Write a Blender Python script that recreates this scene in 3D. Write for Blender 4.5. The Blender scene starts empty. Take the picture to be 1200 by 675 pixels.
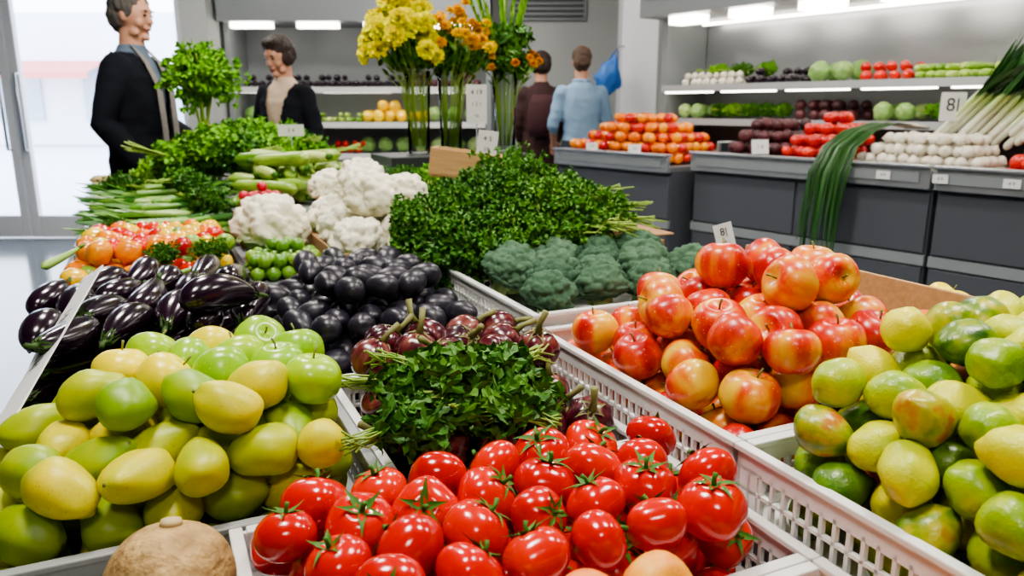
import bpy, bmesh, math, random
import numpy as np
from mathutils import Vector, Matrix, Euler, Quaternion, noise
R=random.Random(7)
SC=bpy.context.scene; COL=SC.collection
pi=math.pi
# ------------------------------------------------------------ materials
def _n(nt,t,**k):
    n=nt.nodes.new(t)
    for a,b in k.items(): setattr(n,a,b)
    return n
def _math(nt,op,a,b=None,c=None):
    n=_n(nt,'ShaderNodeMath',operation=op)
    for i,x in enumerate((a,b,c)):
        if x is None: continue
        if isinstance(x,(int,float)): n.inputs[i].default_value=x
        else: nt.links.new(x,n.inputs[i])
    return n.outputs[0]
def fruit(name,stops,rough=.35,coat=0,scale=3,stretch=(1,1,1),amp=1,rand=.4,axis=(0,0,0),off=0,bump=0,bscale=60,sss=0,metal=0,spec=.5,speck=None,pos=None,sheen=0):
    m=bpy.data.materials.new(name); m.use_nodes=True; nt=m.node_tree; b=nt.nodes['Principled BSDF']
    tc=_n(nt,'ShaderNodeTexCoord'); mp=_n(nt,'ShaderNodeMapping'); mp.inputs['Scale'].default_value=stretch
    nt.links.new(tc.outputs['Object'],mp.inputs[0])
    oi=_n(nt,'ShaderNodeObjectInfo')
    nz=_n(nt,'ShaderNodeTexNoise',noise_dimensions='4D'); nz.inputs['Scale'].default_value=scale; nz.inputs['Detail'].default_value=3
    nt.links.new(mp.outputs[0],nz.inputs['Vector']); nt.links.new(_math(nt,'MULTIPLY',oi.outputs['Random'],37.0),nz.inputs['W'])
    f=_math(nt,'MULTIPLY_ADD',nz.outputs[0],amp,.5-.5*amp+off)
    f=_math(nt,'ADD',f,_math(nt,'MULTIPLY_ADD',oi.outputs['Random'],rand,-.5*rand))
    if any(axis):
        sx=_n(nt,'ShaderNodeSeparateXYZ'); nt.links.new(tc.outputs['Object'],sx.inputs[0])
        for i in range(3):
            if axis[i]: f=_math(nt,'MULTIPLY_ADD',sx.outputs[i],axis[i],f)
    cr=_n(nt,'ShaderNodeValToRGB'); el=cr.color_ramp.elements
    k=len(stops)
    while len(el)<k: el.new(.5)
    for i,s in enumerate(stops):
        el[i].position=pos[i] if pos else i/max(1,k-1); el[i].color=(*s,1)
    nt.links.new(f,cr.inputs[0]); out=cr.outputs[0]
    if speck:
        vz=_n(nt,'ShaderNodeTexNoise'); vz.inputs['Scale'].default_value=speck[0]; vz.inputs['Detail'].default_value=2
        nt.links.new(tc.outputs['Object'],vz.inputs['Vector'])
        r2=_n(nt,'ShaderNodeValToRGB'); r2.color_ramp.elements[0].position=speck[1]; r2.color_ramp.elements[1].position=speck[1]+.06
        nt.links.new(vz.outputs[0],r2.inputs[0])
        mx=_n(nt,'ShaderNodeMix',data_type='RGBA'); nt.links.new(r2.outputs[0],mx.inputs[0]); nt.links.new(out,mx.inputs[6]); mx.inputs[7].default_value=(*speck[2],1); out=mx.outputs[2]
    nt.links.new(out,b.inputs['Base Color'])
    b.inputs['Roughness'].default_value=rough; b.inputs['Metallic'].default_value=metal
    b.inputs['Coat Weight'].default_value=coat; b.inputs['Coat Roughness'].default_value=.12
    b.inputs['Specular IOR Level'].default_value=spec
    if sss: b.inputs['Subsurface Weight'].default_value=sss; b.inputs['Subsurface Scale'].default_value=.01
    if bump:
        bn=_n(nt,'ShaderNodeTexNoise'); bn.inputs['Scale'].default_value=bscale; nt.links.new(tc.outputs['Object'],bn.inputs['Vector'])
        bp=_n(nt,'ShaderNodeBump'); bp.inputs['Strength'].default_value=bump; bp.inputs['Distance'].default_value=.01
        nt.links.new(bn.outputs[0],bp.inputs['Height']); nt.links.new(bp.outputs[0],b.inputs['Normal'])
    return m
def plain(name,c,rough=.5,metal=0,coat=0,var=.08,scale=6,**k):
    a=tuple(max(0,x*(1-var)) for x in c); d=tuple(min(1,x*(1+var)) for x in c)
    return fruit(name,[a,d],rough=rough,metal=metal,coat=coat,scale=scale,rand=0,**k)
def emis(name,c,s):
    m=bpy.data.materials.new(name); m.use_nodes=True; b=m.node_tree.nodes['Principled BSDF']
    b.inputs['Base Color'].default_value=(*c,1); b.inputs['Emission Color'].default_value=(*c,1); b.inputs['Emission Strength'].default_value=s
    return m
def glass(name,tint=(1,1,1),refl=.12):
    m=bpy.data.materials.new(name); m.use_nodes=True; nt=m.node_tree; nt.nodes.remove(nt.nodes['Principled BSDF'])
    t=_n(nt,'ShaderNodeBsdfTransparent'); t.inputs[0].default_value=(*tint,1); g=_n(nt,'ShaderNodeBsdfGlossy'); g.inputs['Roughness'].default_value=.03
    lw=_n(nt,'ShaderNodeLayerWeight'); lw.inputs[0].default_value=refl
    mx=_n(nt,'ShaderNodeMixShader'); nt.links.new(lw.outputs['Fresnel'],mx.inputs[0]); nt.links.new(t.outputs[0],mx.inputs[1]); nt.links.new(g.outputs[0],mx.inputs[2])
    nt.links.new(mx.outputs[0],nt.nodes['Material Output'].inputs[0]); return m
M={}
M['tomato']=fruit('tomato_skin',[(.40,.004,.002),(.60,.008,.003),(.72,.04,.006)],rough=.18,coat=.25,scale=12,rand=.5,amp=.9,sss=.03,axis=(0,0,4),off=-.05)
M['calyx']=plain('calyx_green',(.05,.15,.018),.6,var=.3,scale=60,spec=.3)
M['ecalyx']=plain('eggplant_calyx_green',(.045,.09,.02),.7,var=.3,scale=60,spec=.2)
M['mango']=fruit('mango_skin',[(.18,.33,.006),(.42,.46,.010),(.72,.58,.02)],rough=.40,scale=14,rand=.9,amp=1.3,speck=(380,.66,(.24,.24,.02)),off=.0,spec=.4)
M['gapple']=fruit('green_apple_skin',[(.20,.44,.004),(.40,.58,.008)],rough=.28,coat=.12,scale=14,rand=.7,speck=(300,.67,(.55,.6,.2)))
M['yapple']=fruit('yellow_fruit_skin',[(.72,.60,.004),(.92,.72,.008)],rough=.32,scale=14,rand=.7,speck=(300,.68,(.5,.45,.08)))
M['apple']=fruit('apple_skin',[(.80,.48,.03),(.82,.28,.02),(.70,.06,.012),(.48,.010,.006)],rough=.30,coat=.08,scale=16,stretch=(2,2,.35),rand=.75,amp=2.6,off=.10,axis=(8,0,3),speck=(260,.68,(.85,.6,.3)))
M['peach']=fruit('peach_skin',[(.86,.50,.04),(.84,.28,.03),(.70,.07,.02)],rough=.45,scale=16,rand=.6,amp=2.2,off=.0,speck=(260,.69,(.85,.6,.3)))
M['lime']=fruit('lime_skin',[(.06,.17,.006),(.22,.38,.008),(.46,.54,.014)],rough=.32,coat=.1,scale=26,rand=.9,amp=1.7,bump=.14,bscale=260)
M['lemon']=fruit('lemon_skin',[(.30,.44,.010),(.58,.60,.014),(.74,.64,.02)],rough=.38,scale=22,rand=.8,amp=1.4,bump=.14,bscale=260)
M['limep']=fruit('mottled_lime_skin',[(.03,.09,.008),(.16,.27,.01),(.46,.42,.02),(.5,.12,.02)],rough=.32,coat=.1,scale=38,rand=.5,amp=2.0,bump=.1,bscale=260,off=-.08)
M['egg']=fruit('eggplant_skin',[(.006,.002,.007),(.018,.004,.014)],rough=.2,coat=.25,scale=8,rand=.5)
M['plum']=fruit('black_plum_skin',[(.008,.007,.013),(.026,.022,.034)],rough=.36,coat=.03,scale=30,rand=.6,bump=.05,bscale=200)
M['purple']=fruit('purple_eggplant_skin',[(.022,.003,.008),(.09,.008,.016),(.30,.10,.07)],rough=.24,coat=.2,scale=22,stretch=(2,2,.2),rand=.4,amp=2.2,off=-.06)
M['stemb']=fruit('stem_brown_green',[(.12,.10,.03),(.22,.24,.06)],rough=.6,scale=60)
M['broc']=fruit('broccoli_florets',[(.025,.065,.036),(.065,.130,.074),(.12,.20,.12)],rough=.85,scale=40,rand=.4,amp=1.2,bump=.4,bscale=700,spec=.2)
M['stalk']=fruit('pale_green_stalk',[(.25,.38,.12),(.42,.52,.2)],rough=.5,scale=20)
M['caul']=fruit('cauliflower_curd',[(.76,.71,.52),(.88,.85,.70)],rough=.75,scale=25,rand=.4,bump=.3,bscale=260,spec=.3)
M['leaf']=fruit('parsley_leaf',[(.015,.075,.005),(.05,.17,.009),(.13,.30,.018)],rough=.5,scale=25,rand=.5,amp=1.8,spec=.35)
M['leafd']=fruit('dark_herb_leaf',[(.018,.075,.008),(.045,.15,.012),(.10,.24,.02)],rough=.5,scale=25,rand=.4,amp=1.7,spec=.35)
M['leafl']=fruit('light_green_leaf',[(.06,.22,.006),(.15,.38,.012),(.28,.50,.03)],rough=.5,scale=25,rand=.5,amp=1.7,spec=.35)
M['stemg']=fruit('herb_stems',[(.16,.30,.03),(.34,.46,.07)],rough=.45,scale=30)
M['zuc']=fruit('zucchini_skin',[(.10,.24,.015),(.30,.46,.06),(.58,.66,.24)],rough=.35,scale=30,stretch=(2,2,.3),rand=.9,amp=1.4)
M['pot']=fruit('pale_root_skin',[(.42,.30,.13),(.62,.48,.26)],rough=.6,scale=30)
M['carrot']=fruit('carrot_skin',[(.75,.22,.02),(.85,.33,.04)],rough=.5,scale=40)
M['cherry_o']=fruit('orange_tomato_skin',[(.86,.16,.004),(.90,.36,.006)],rough=.2,coat=.25,rand=.9)
M['cherry_y']=fruit('yellow_tomato_skin',[(.88,.48,.006),(.92,.62,.01)],rough=.2,coat=.25,rand=.9)
M['cherry_r']=fruit('red_tomato_skin',[(.50,.008,.006),(.74,.03,.006)],rough=.2,coat=.25,rand=.9)
M['radish']=fruit('radish_skin',[(.45,.01,.03),(.62,.03,.06)],rough=.3,rand=.6)
M['tomatillo']=fruit('green_tomatillo_skin',[(.10,.26,.02),(.26,.42,.04)],rough=.3,rand=.9)
M['beet']=fruit('beet_skin',[(.04,.010,.012),(.10,.02,.025)],rough=.5,rand=.9)
M['garlic']=fruit('white_bulb_skin',[(.58,.52,.40),(.80,.76,.66)],rough=.5,scale=30,rand=.5)
M['cabb']=fruit('cabbage_leaf',[(.14,.30,.06),(.40,.54,.20)],rough=.5,scale=30,rand=.9)
M['leek']=fruit('leek_gradient',[(.80,.82,.66),(.45,.58,.18),(.05,.16,.03)],rough=.35,scale=20,stretch=(3,3,.2),rand=.1,amp=.3,axis=(0,0,3.2))
M['onion']=fruit('celery_stalk_green',[(.30,.46,.10),(.14,.34,.035),(.04,.17,.02)],rough=.35,scale=20,stretch=(3,3,.2),rand=.9,amp=.5,axis=(0,0,1.5))
M['leekleaf']=fruit('leek_leaf',[(.012,.055,.010),(.05,.15,.03)],rough=.4,scale=20,stretch=(4,4,.3),amp=1.5,rand=.9)
M['white']=plain('white_plastic',(.74,.74,.72),.4,var=.03)
M['grayp']=plain('grey_plastic',(.30,.31,.30),.45,var=.06)
M['blackp']=plain('black_plastic',(.02,.02,.022),.45,var=.1)
M['wood']=fruit('crate_wood',[(.38,.21,.08),(.58,.37,.17)],rough=.6,scale=8,stretch=(1,12,12),amp=1.3,bump=.1,bscale=60)
M['card']=fruit('cardboard',[(.30,.16,.07),(.40,.22,.10)],rough=.8,scale=12)
M['table']=plain('table_laminate',(.08,.08,.08),.5)
M['tside']=plain('table_side_panel',(.05,.05,.055),.45)
M['steel']=fruit('brushed_steel',[(.36,.37,.39),(.48,.49,.51)],rough=.32,scale=10,stretch=(1,1,20),metal=.7)
M['gray']=plain('grey_counter_panel',(.080,.085,.098),.35,var=.05,scale=2)
M['dgray']=plain('dark_grey_panel',(.03,.032,.037),.4,var=.05)
M['lgray']=plain('light_grey_panel',(.22,.235,.245),.4,var=.04)
M['shelf']=plain('steel_grey_shelf',(.40,.42,.43),.35,var=.04)
M['wall']=plain('painted_wall',(.42,.43,.42),.7,var=.02,scale=1.5)
M['frame']=plain('white_door_frame',(.74,.76,.78),.35,var=.02)
M['ceil']=plain('ceiling_paint',(.18,.18,.18),.8,var=.02)
M['floor']=fruit('polished_floor',[(.12,.145,.175),(.18,.205,.24)],rough=.13,scale=1.2,rand=0,spec=.6)
M['paper']=plain('white_paper',(.66,.66,.64),.6,var=.02)
M['ink']=plain('black_ink',(.03,.03,.03),.6)
M['ylw']=plain('yellow_plastic',(.85,.62,.03),.4)
M['lamp']=emis('lamp_panel',(1,.97,.92),7); M['tube']=emis('case_light',(1,.93,.82),9)
M['glass']=glass('door_glass',(.97,.99,1),.08); M['vglass']=glass('vase_glass',(.97,.99,.98),.14)
M['water']=glass('vase_water',(.94,.97,.95),.08)
M['yflow']=fruit('yellow_petals',[(.96,.82,.0),(1.0,.96,.005)],rough=.7,scale=60,rand=.6,spec=.1,sss=.25)
M['oflow']=fruit('orange_yellow_petals',[(.85,.42,.002),(.93,.74,.004)],rough=.7,scale=60,rand=.9,spec=.1)
M['rflow']=fruit('rusty_petals',[(.60,.20,.004),(.80,.42,.006)],rough=.7,scale=60,rand=.9,spec=.1)
M['skin']=plain('skin',(.56,.28,.18),.55,var=.10,scale=14)
M['hair_g']=plain('grey_hair',(.09,.078,.07),.7,var=.6,scale=60,bump=.8,bscale=120,stretch=(3,3,.6))
M['hair_b']=plain('dark_brown_hair',(.03,.014,.009),.55,var=.5,scale=60,bump=.8,bscale=120)
M['hair_m']=plain('brown_hair',(.08,.045,.028),.6,var=.5,scale=60,bump=.8,bscale=120)
M['coat']=plain('black_wool',(.008,.009,.014),.9,var=.3,scale=30,bump=.3,bscale=90,spec=.2)
M['shirtg']=plain('blue_grey_shirt',(.10,.14,.19),.8,var=.1)
M['blouse']=plain('cream_blouse',(.60,.46,.33),.8,var=.1,bump=.3,bscale=30)
M['bshirt']=plain('light_blue_shirt',(.24,.37,.52),.8,var=.12,scale=9,bump=.4,bscale=18)
M['maroon']=plain('maroon_jacket',(.055,.016,.020),.85,var=.2); M['brownj']=plain('brown_maroon_coat',(.040,.014,.014),.85,var=.3,bump=.3,bscale=40)
M['jeans']=plain('dark_trousers',(.02,.025,.04),.85)
M['scarf']=plain('grey_scarf',(.22,.20,.18),.9,var=.25,scale=40)
M['lips']=plain('lips',(.42,.16,.13),.55); M['eye']=plain('dark_eye',(.02,.015,.01),.2)
M['road']=plain('outdoor_paving',(.75,.76,.78),.8); M['bld']=plain('pale_building',(.80,.83,.88),.8); M['bwin']=plain('pale_window',(.45,.52,.60),.3)
M['redp']=plain('red_awning',(.75,.25,.22),.7); M['blue']=plain('blue_bag',(.03,.14,.45),.5)
M['melon']=fruit('netted_melon_skin',[(.26,.15,.05),(.60,.40,.16)],rough=.7,scale=40,amp=2.0,bump=.6,bscale=90)
# ------------------------------------------------------------ mesh builder
class MB:
    def __init__(s): s.v=[];s.f=[]
    def add(s,vs,fs,mat=None):
        o=len(s.v)
        if mat is not None: vs=[mat@Vector(v) for v in vs]
        s.v+=[tuple(v) for v in vs]; s.f+=[tuple(i+o for i in f) for f in fs]; return s
    def box(s,c,d,mat=None):
        x,y,z=[q/2 for q in d]
        vs=[(c[0]+i*x,c[1]+j*y,c[2]+k*z) for i in(-1,1) for j in(-1,1) for k in(-1,1)]
        return s.add(vs,[(0,1,3,2),(4,6,7,5),(0,4,5,1),(2,3,7,6),(0,2,6,4),(1,5,7,3)],mat)
    def bb(s,x0,x1,y0,y1,z0,z1): return s.box(((x0+x1)/2,(y0+y1)/2,(z0+z1)/2),(abs(x1-x0),abs(y1-y0),abs(z1-z0)))
    def tube(s,pts,rad,seg=8,rnd=False):
        pts=[Vector(p) for p in pts]
        if isinstance(rad,(int,float)): rad=[rad]*len(pts)
        rad=list(rad)
        if rnd:
            d0=(pts[0]-pts[1]).normalized(); d1=(pts[-1]-pts[-2]).normalized()
            pts=[pts[0]+d0*rad[0]*.9,pts[0]+d0*rad[0]*.6]+pts+[pts[-1]+d1*rad[-1]*.6,pts[-1]+d1*rad[-1]*.9]
            rad=[rad[0]*.4,rad[0]*.8]+rad+[rad[-1]*.8,rad[-1]*.4]
        n=len(pts); vs=[];fs=[]
        t0=(pts[1]-pts[0]).normalized(); up=Vector((0,0,1)) if abs(t0.z)<.9 else Vector((1,0,0))
        for i in range(n):
            t=(pts[min(i+1,n-1)]-pts[max(i-1,0)]).normalized()
            a=up.cross(t).normalized(); b=t.cross(a); up=b
            for k in range(seg):
                q=2*pi*k/seg; vs.append(pts[i]+(a*math.cos(q)+b*math.sin(q))*rad[i])
        for i in range(n-1):
            for k in range(seg):
                k2=(k+1)%seg; fs.append((i*seg+k,i*seg+k2,(i+1)*seg+k2,(i+1)*seg+k))
        fs.append(tuple(reversed(range(seg)))); fs.append(tuple((n-1)*seg+k for k in range(seg)))
        return s.add(vs,fs)
    def loft(s,secs,seg=24):
        vs=[];fs=[];n=len(secs)
        for (c,rx,ry) in secs:
            for k in range(seg):
                q=2*pi*k/seg; vs.append((c[0]+rx*math.cos(q),c[1]+ry*math.sin(q),c[2]))
        for i in range(n-1):
            for k in range(seg):
                k2=(k+1)%seg; fs.append((i*seg+k,i*seg+k2,(i+1)*seg+k2,(i+1)*seg+k))
        fs.append(tuple(reversed(range(seg)))); fs.append(tuple((n-1)*seg+k for k in range(seg)))
        return s.add(vs,fs)
    def ball(s,fn,nu=24,nv=14,mat=None):
        vs=[fn(Vector((0,0,1)))];fs=[]
        for j in range(1,nv):
            p=pi*j/nv
            for i in range(nu):
                q=2*pi*i/nu; vs.append(fn(Vector((math.sin(p)*math.cos(q),math.sin(p)*math.sin(q),math.cos(p)))))
        vs.append(fn(Vector((0,0,-1))))
        for i in range(nu): fs.append((0,1+i,1+(i+1)%nu))
        for j in range(nv-2):
            for i in range(nu):
                a=1+j*nu+i; b=1+j*nu+(i+1)%nu; fs.append((a,a+nu,b+nu,b))
        L=len(vs)-1; o=1+(nv-2)*nu
        for i in range(nu): fs.append((L,o+(i+1)%nu,o+i))
        return s.add(vs,fs,mat)
    def ell(s,c,r,nu=20,nv=12,mat=None):
        return s.ball(lambda d:Vector((c[0]+d.x*r[0],c[1]+d.y*r[1],c[2]+d.z*r[2])),nu,nv,mat)
    def strip(s,pts,ws,side,fold=0):
        vs=[];fs=[]
        for p,w in zip(pts,ws):
            p=Vector(p); sd=Vector(side).normalized()*w
            vs+=[p-sd,p+Vector((0,0,-fold*w)),p+sd]
        for i in range(len(pts)-1):
            a=i*3; fs+=[(a,a+1,a+4,a+3),(a+1,a+2,a+5,a+4)]
        return s.add(vs,fs)
    def mesh(s,name,mat,smooth=True):
        me=bpy.data.meshes.new(name); me.from_pydata(s.v,[],s.f); me.validate()
        if mat: me.materials.append(M[mat] if isinstance(mat,str) else mat)
        if smooth: me.polygons.foreach_set('use_smooth',[True]*len(me.polygons))
        me.update(); return me
def ob(name,me,loc=(0,0,0),rot=None,scale=1,parent=None,label=None,cat=None,group=None,kind=None,mat=None):
    o=bpy.data.objects.new(name,me); COL.objects.link(o)
    q=rot if isinstance(rot,Quaternion) else Euler(rot or (0,0,0)).to_quaternion()
    sc=scale if isinstance(scale,(tuple,list)) else (scale,)*3
    Mx=Matrix.LocRotScale(Vector(loc),q,Vector(sc)) if mat is None else mat
    o.matrix_basis=Mx
    if parent: o.parent=parent
    if label: o['label']=label
    if cat: o['category']=cat
    if group: o['group']=group
    if kind: o['kind']=kind
    return o
def place(proto,loc,rot=None,scale=1,label=None,cat=None,group=None,parts=True):
    nm,me,ps=proto
    o=ob(nm,me,loc,rot,scale,label=label,cat=cat,group=group)
    if parts:
        for pn,pm in ps: ob(pn,pm,parent=o)
    return o
def bev(o,w=.004,n=2):
    m=o.modifiers.new('bevel','BEVEL'); m.width=w; m.segments=n; m.limit_method='ANGLE'; return o
# frames
TR=math.atan2(.42,.907); CR=math.atan2(.6,.8)
def T(b,a,z): return Vector((-.42*a+.907*b,.907*a+.42*b,z))
def C(n,s,z): return Vector((2.2+.8*n-.6*s,3.3+.6*n+.8*s,z))
CM=Matrix.Translation((2.2,3.3,0))@Matrix.Rotation(CR,4,'Z')
def qz(a): return Quaternion((0,0,1),a)
def qup(tilt,rr=R): 
    p=rr.uniform(0,2*pi); return Quaternion((math.cos(p),math.sin(p),0),rr.uniform(0,tilt))@qz(rr.uniform(0,6.28))
def qrand(rr=R): return qup(pi,rr)
def qlie(yaw,pitch=0,spin=0):
    d=Vector((math.cos(yaw)*math.cos(pitch),math.sin(yaw)*math.cos(pitch),math.sin(pitch)))
    return d.to_track_quat('Z','Y')@qz(spin)
# ------------------------------------------------------------ people (built first while the scene is small)
def evalmesh(o):
    bpy.context.view_layer.update(); dg=bpy.context.evaluated_depsgraph_get(); return bpy.data.meshes.new_from_object(o.evaluated_get(dg))
def remesh(mb,name,mat,vox=.009,it=4,cut=None):
    me=mb.mesh(name,mat); o=bpy.data.objects.new('tmp',me); COL.objects.link(o)
    m=o.modifiers.new('r','REMESH'); m.mode='VOXEL'; m.voxel_size=vox; m.use_smooth_shade=True
    s=o.modifiers.new('s','SMOOTH'); s.factor=.5; s.iterations=it
    m2=evalmesh(o); bpy.data.objects.remove(o)
    m2.name=name; m2.materials.clear(); m2.materials.append(M[mat]); m2.polygons.foreach_set('use_smooth',[True]*len(m2.polygons))
    if cut:
        bm=bmesh.new(); bm.from_mesh(m2); bmesh.ops.delete(bm,geom=[f for f in bm.faces if cut(f.calc_center_median())],context='FACES'); bm.to_mesh(m2); bm.free()
    return m2
def folds(me,amp=.006):
    nr=[v.normal.copy() for v in me.vertices]
    for v,nn in zip(me.vertices,nr):
        c=v.co; k=1-2*abs(noise.noise(Vector((c.x*7,c.y*7,c.z*11)))); k2=noise.noise(Vector((c.x*16+3,c.y*16,c.z*7)))
        v.co=c+nn*(amp*(k-.5)+amp*.5*k2)
    return me
def person(loc,yaw,h,label,arms,coat,coatmat,shirtmat,hair,hairstyle='short',pitch=0,turn=0,open_=.0,hem=.75,female=False,extra=None,vk=.22):
    S=h/1.75; w=.9 if female else 1
    b=MB()
    b.loft([((0,0,.80),.15*w,.10),((0,0,.92),.165*w,.115),((0,0,1.06),.135*w,.10),((0,0,1.22),.155*w,.11),((0,0,1.34),.175*w,.105),((0,-.005,1.42),.14*w,.08),((0,-.008,1.47),.065,.062),((0,0,1.50),.057,.060),((0,.008,1.58),.054,.058)],28)
    for sx in(-1,1):
        b.tube([(sx*.085,0,.86),(sx*.09,.005,.70),(sx*.095,.01,.50),(sx*.1,-.005,.30),(sx*.105,-.01,.09)],[.088,.078,.055,.053,.036],14,True)
        b.tube([(sx*.105,-.04,.045),(sx*.11,.05,.045),(sx*.12,.15,.03)],[.036,.040,.028],10,True)
    def arm(mbx,a,grow,hand):
        for sx,(e,wr) in zip((1,-1),a):
            sh=(sx*.165*w,0,1.385); 
            mbx.tube([sh,((sh[0]+e[0])/2,(sh[1]+e[1])/2,(sh[2]+e[2])/2),e,((e[0]+wr[0])/2,(e[1]+wr[1])/2,(e[2]+wr[2])/2),wr],[.052+grow,.045+grow,.038+grow,.034+grow,.026+grow],14,True)
            if hand:
                E=Vector(e);W=Vector(wr); d=(W-E).normalized(); side=d.cross(Vector((0,0,1))); side=side.normalized() if side.length>.1 else Vector((0,1,0)); nrm=side.cross(d)
                if abs(d.z)>.7: side=Vector((0,1,0)); nrm=side.cross(d).normalized()
                mbx.tube([W,W+d*.04,W+d*.09],[.024,.030,.026],10,True)
                for k,(o,l) in enumerate(((-.027,.06),(-.009,.075),(.009,.07),(.026,.055))):
                    p=W+d*.09+side*o; mbx.tube([p-d*.02,p+d*l*.5,p+d*l*.8+nrm*-.012,p+d*l-nrm*.028],[.0095,.009,.0085,.008],8,True)
                p=W+d*.03+side*.026; mbx.tube([p,p+side*.025+d*.03,p+side*.03+d*.06],[.012,.010,.009],8,True)
    arm(b,arms,0,True)
    HM=Matrix.Translation((0,.005,1.53))@Matrix.Rotation(turn,4,'Z')@Matrix.Rotation(-pitch,4,'X')@Matrix.Translation((0,-.005,-1.53))
    def hf(d):
        x=d.x*.074; y=d.y*.093; z=d.z*.118
        if d.z<0: x*=1+.34*d.z; y=y*(1+.10*d.z) if d.y>0 else y*(1+.4*d.z)
        if d.y>0: y*=.96
        return Vector((x,y+.012,z+1.640))
    b.ball(hf,28,20,HM)
    b.ell((0,.103,1.622),(.012,.014,.020),10,8,HM); b.ell((0,.109,1.612),(.015,.013,.009),10,8,HM); b.ell((0,.098,1.650),(.008,.009,.024),10,8,HM)
    b.ell((0,.080,1.540),(.024,.018,.018),12,8,HM); b.ell((0,.092,1.582),(.024,.010,.012),12,8,HM); b.ell((0,.090,1.668),(.05,.012,.010),12,8,HM)
    for sx in(-1,1): b.ell((sx*.074,.005,1.632),(.009,.017,.028),10,8,HM); b.ell((sx*.040,.070,1.605),(.022,.018,.024),10,8,HM); b.ell((sx*.045,.045,1.56),(.018,.030,.02),10,8,HM)
    root=ob('person',remesh(b,'person','skin',.0075,3),loc,(0,0,yaw),S,label=label,cat='person')
    def part(name,mesh): return ob(name,mesh,parent=root)
    e=MB(); 
    for sx in(-1,1): e.ell((sx*.031,.093,1.645),(.012,.006,.005),10,8,HM)
    part('eyes',e.mesh('eyes','eye'))
    e=MB()
    for sx in(-1,1): e.ell((sx*.032,.100,1.668),(.018,.004,.003),10,6,HM)
    part('eyebrows',e.mesh('eyebrows',hair)); e=MB().ell((0,.0995,1.582),(.018,.005,.0045),12,8,HM); part('lips',e.mesh('lips','lips'))
    hm=MB()
    o=Vector((h,0,0))
    def hr(cx,cy,cz,rx,ry,rz):
        hm.ball(lambda d:Vector((cx+d.x*rx*(1+.07*noise.noise(d*5+o)),cy+d.y*ry*(1+.07*noise.noise(d*5+o)),cz+d.z*rz*(1+.05*noise.noise(d*4)))),28,20,HM)
    if hairstyle=='short':
        hr(0,-.010,1.686,.082,.097,.086); hr(0,-.045,1.635,.074,.066,.085)
        for sx in(-1,1): hr(sx*.066,.022,1.665,.014,.026,.04)
    else: hr(0,-.012,1.690,.088,.098,.090); hr(0,-.045,1.65,.084,.075,.09); hr(.06,.0,1.635,.03,.05,.06); hr(-.06,.0,1.635,.03,.05,.06); hr(0,.035,1.735,.07,.06,.04)
    hme=remesh(hm,'hair',hair,.006,1)
    nr=[v.normal.copy() for v in hme.vertices]
    for v,nn in zip(hme.vertices,nr):
        c=v.co; v.co=c+nn*(.006*noise.noise(Vector((c.x*70,c.y*70,c.z*22)))+.005*noise.noise(c*28))
    part('hair',hme)
    sh=MB().loft([((0,0,.90),.172*w,.122),((0,0,1.06),.15*w,.115),((0,0,1.22),.17*w,.125),((0,0,1.34),.19*w,.118),((0,-.004,1.43),.145*w,.09),((0,-.004,1.475),.075,.07),((0,0,1.50),.066,.066)],28)
    if coat:
        part('shirt',folds(remesh(sh,'shirt',shirtmat,.01,3),.003))
        c=MB().loft([((0,0,hem),.205*w,.150),((0,0,.92),.20*w,.148),((0,0,1.06),.18*w,.14),((0,0,1.22),.195*w,.145),((0,0,1.34),.205*w,.135),((0,-.008,1.42),.16*w,.105),((0,-.012,1.475),.088,.082)],32)
        arm(c,arms,.022,False)
        part('coat',folds(remesh(c,'coat',coatmat,.011,4,cut=lambda p:p.y>.03 and abs(p.x)<open_+max(0,(p.z-1.2))*vk and p.z<1.47 or p.z>1.463),.007))
    else:
        arm(sh,[(a[0],tuple(Vector(a[0]).lerp(Vector(a[1]),.35))) for a in arms],.016,False); part('shirt',folds(remesh(sh,'shirt',shirtmat,.01,4),.007))
        col=MB().tube([(.07*math.cos(q),.068*math.sin(q),1.485) for q in [i*pi/8-pi/2+.25 for i in range(16)]],.013,8); part('collar',col.mesh('collar',shirtmat))
    tr=MB().loft([((0,0,.80),.165*w,.125),((0,0,.92),.176*w,.126),((0,0,1.0),.16*w,.12)],28)
    for sx in(-1,1): tr.tube([(sx*.085,0,.86),(sx*.095,.01,.50),(sx*.105,-.01,.10)],[.1,.078,.066],16,True)
    part('trousers',folds(remesh(tr,'trousers','jeans',.012,3),.005))
    for sx in(-1,1): part('shoe',MB().tube([(sx*.105,-.05,.05),(sx*.11,.05,.052),(sx*.12,.17,.035)],[.045,.052,.036],14,True).mesh('shoe','blackp'))
    if extra: extra(part)
    return root
def scarf(part):
    m=MB(); 
    for sx in(-1,1): m.strip([(sx*.055,.03,1.50),(sx*.07,.10,1.42),(sx*.065,.150,1.30),(sx*.06,.158,1.12),(sx*.06,.160,.90)],[.018,.024,.028,.030,.030],(1,0,0),.1)
    part('scarf',m.mesh('scarf','scarf'))
person((-1.97,4.16,0),-(pi/2+.04),1.82,'grey-haired man in black coat and grey scarf standing sideways',[((.25,-.05,1.12),(.23,.12,.92)),((-.25,0,1.12),(-.2,.2,1.0))],True,'coat','shirtg','hair_g','short',.08,-.05,.03,.62,extra=scarf)
person((-1.46,5.10,0),pi-.35,1.67,'woman in black cardigan and cream blouse looking down at produce',[((.23,.0,1.13),(.16,.2,1.02)),((-.23,0,1.13),(-.14,.2,1.02))],True,'coat','blouse','hair_b','bob',.30,-.15,.04,.75,True)
person((.58,6.62,0),.15,1.72,'man in light blue shirt standing with his back turned',[((.24,.02,1.12),(.2,.18,.98)),((-.24,.02,1.12),(-.2,.18,.98))],False,None,'bshirt','hair_m','short',.15,-.2)
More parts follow.
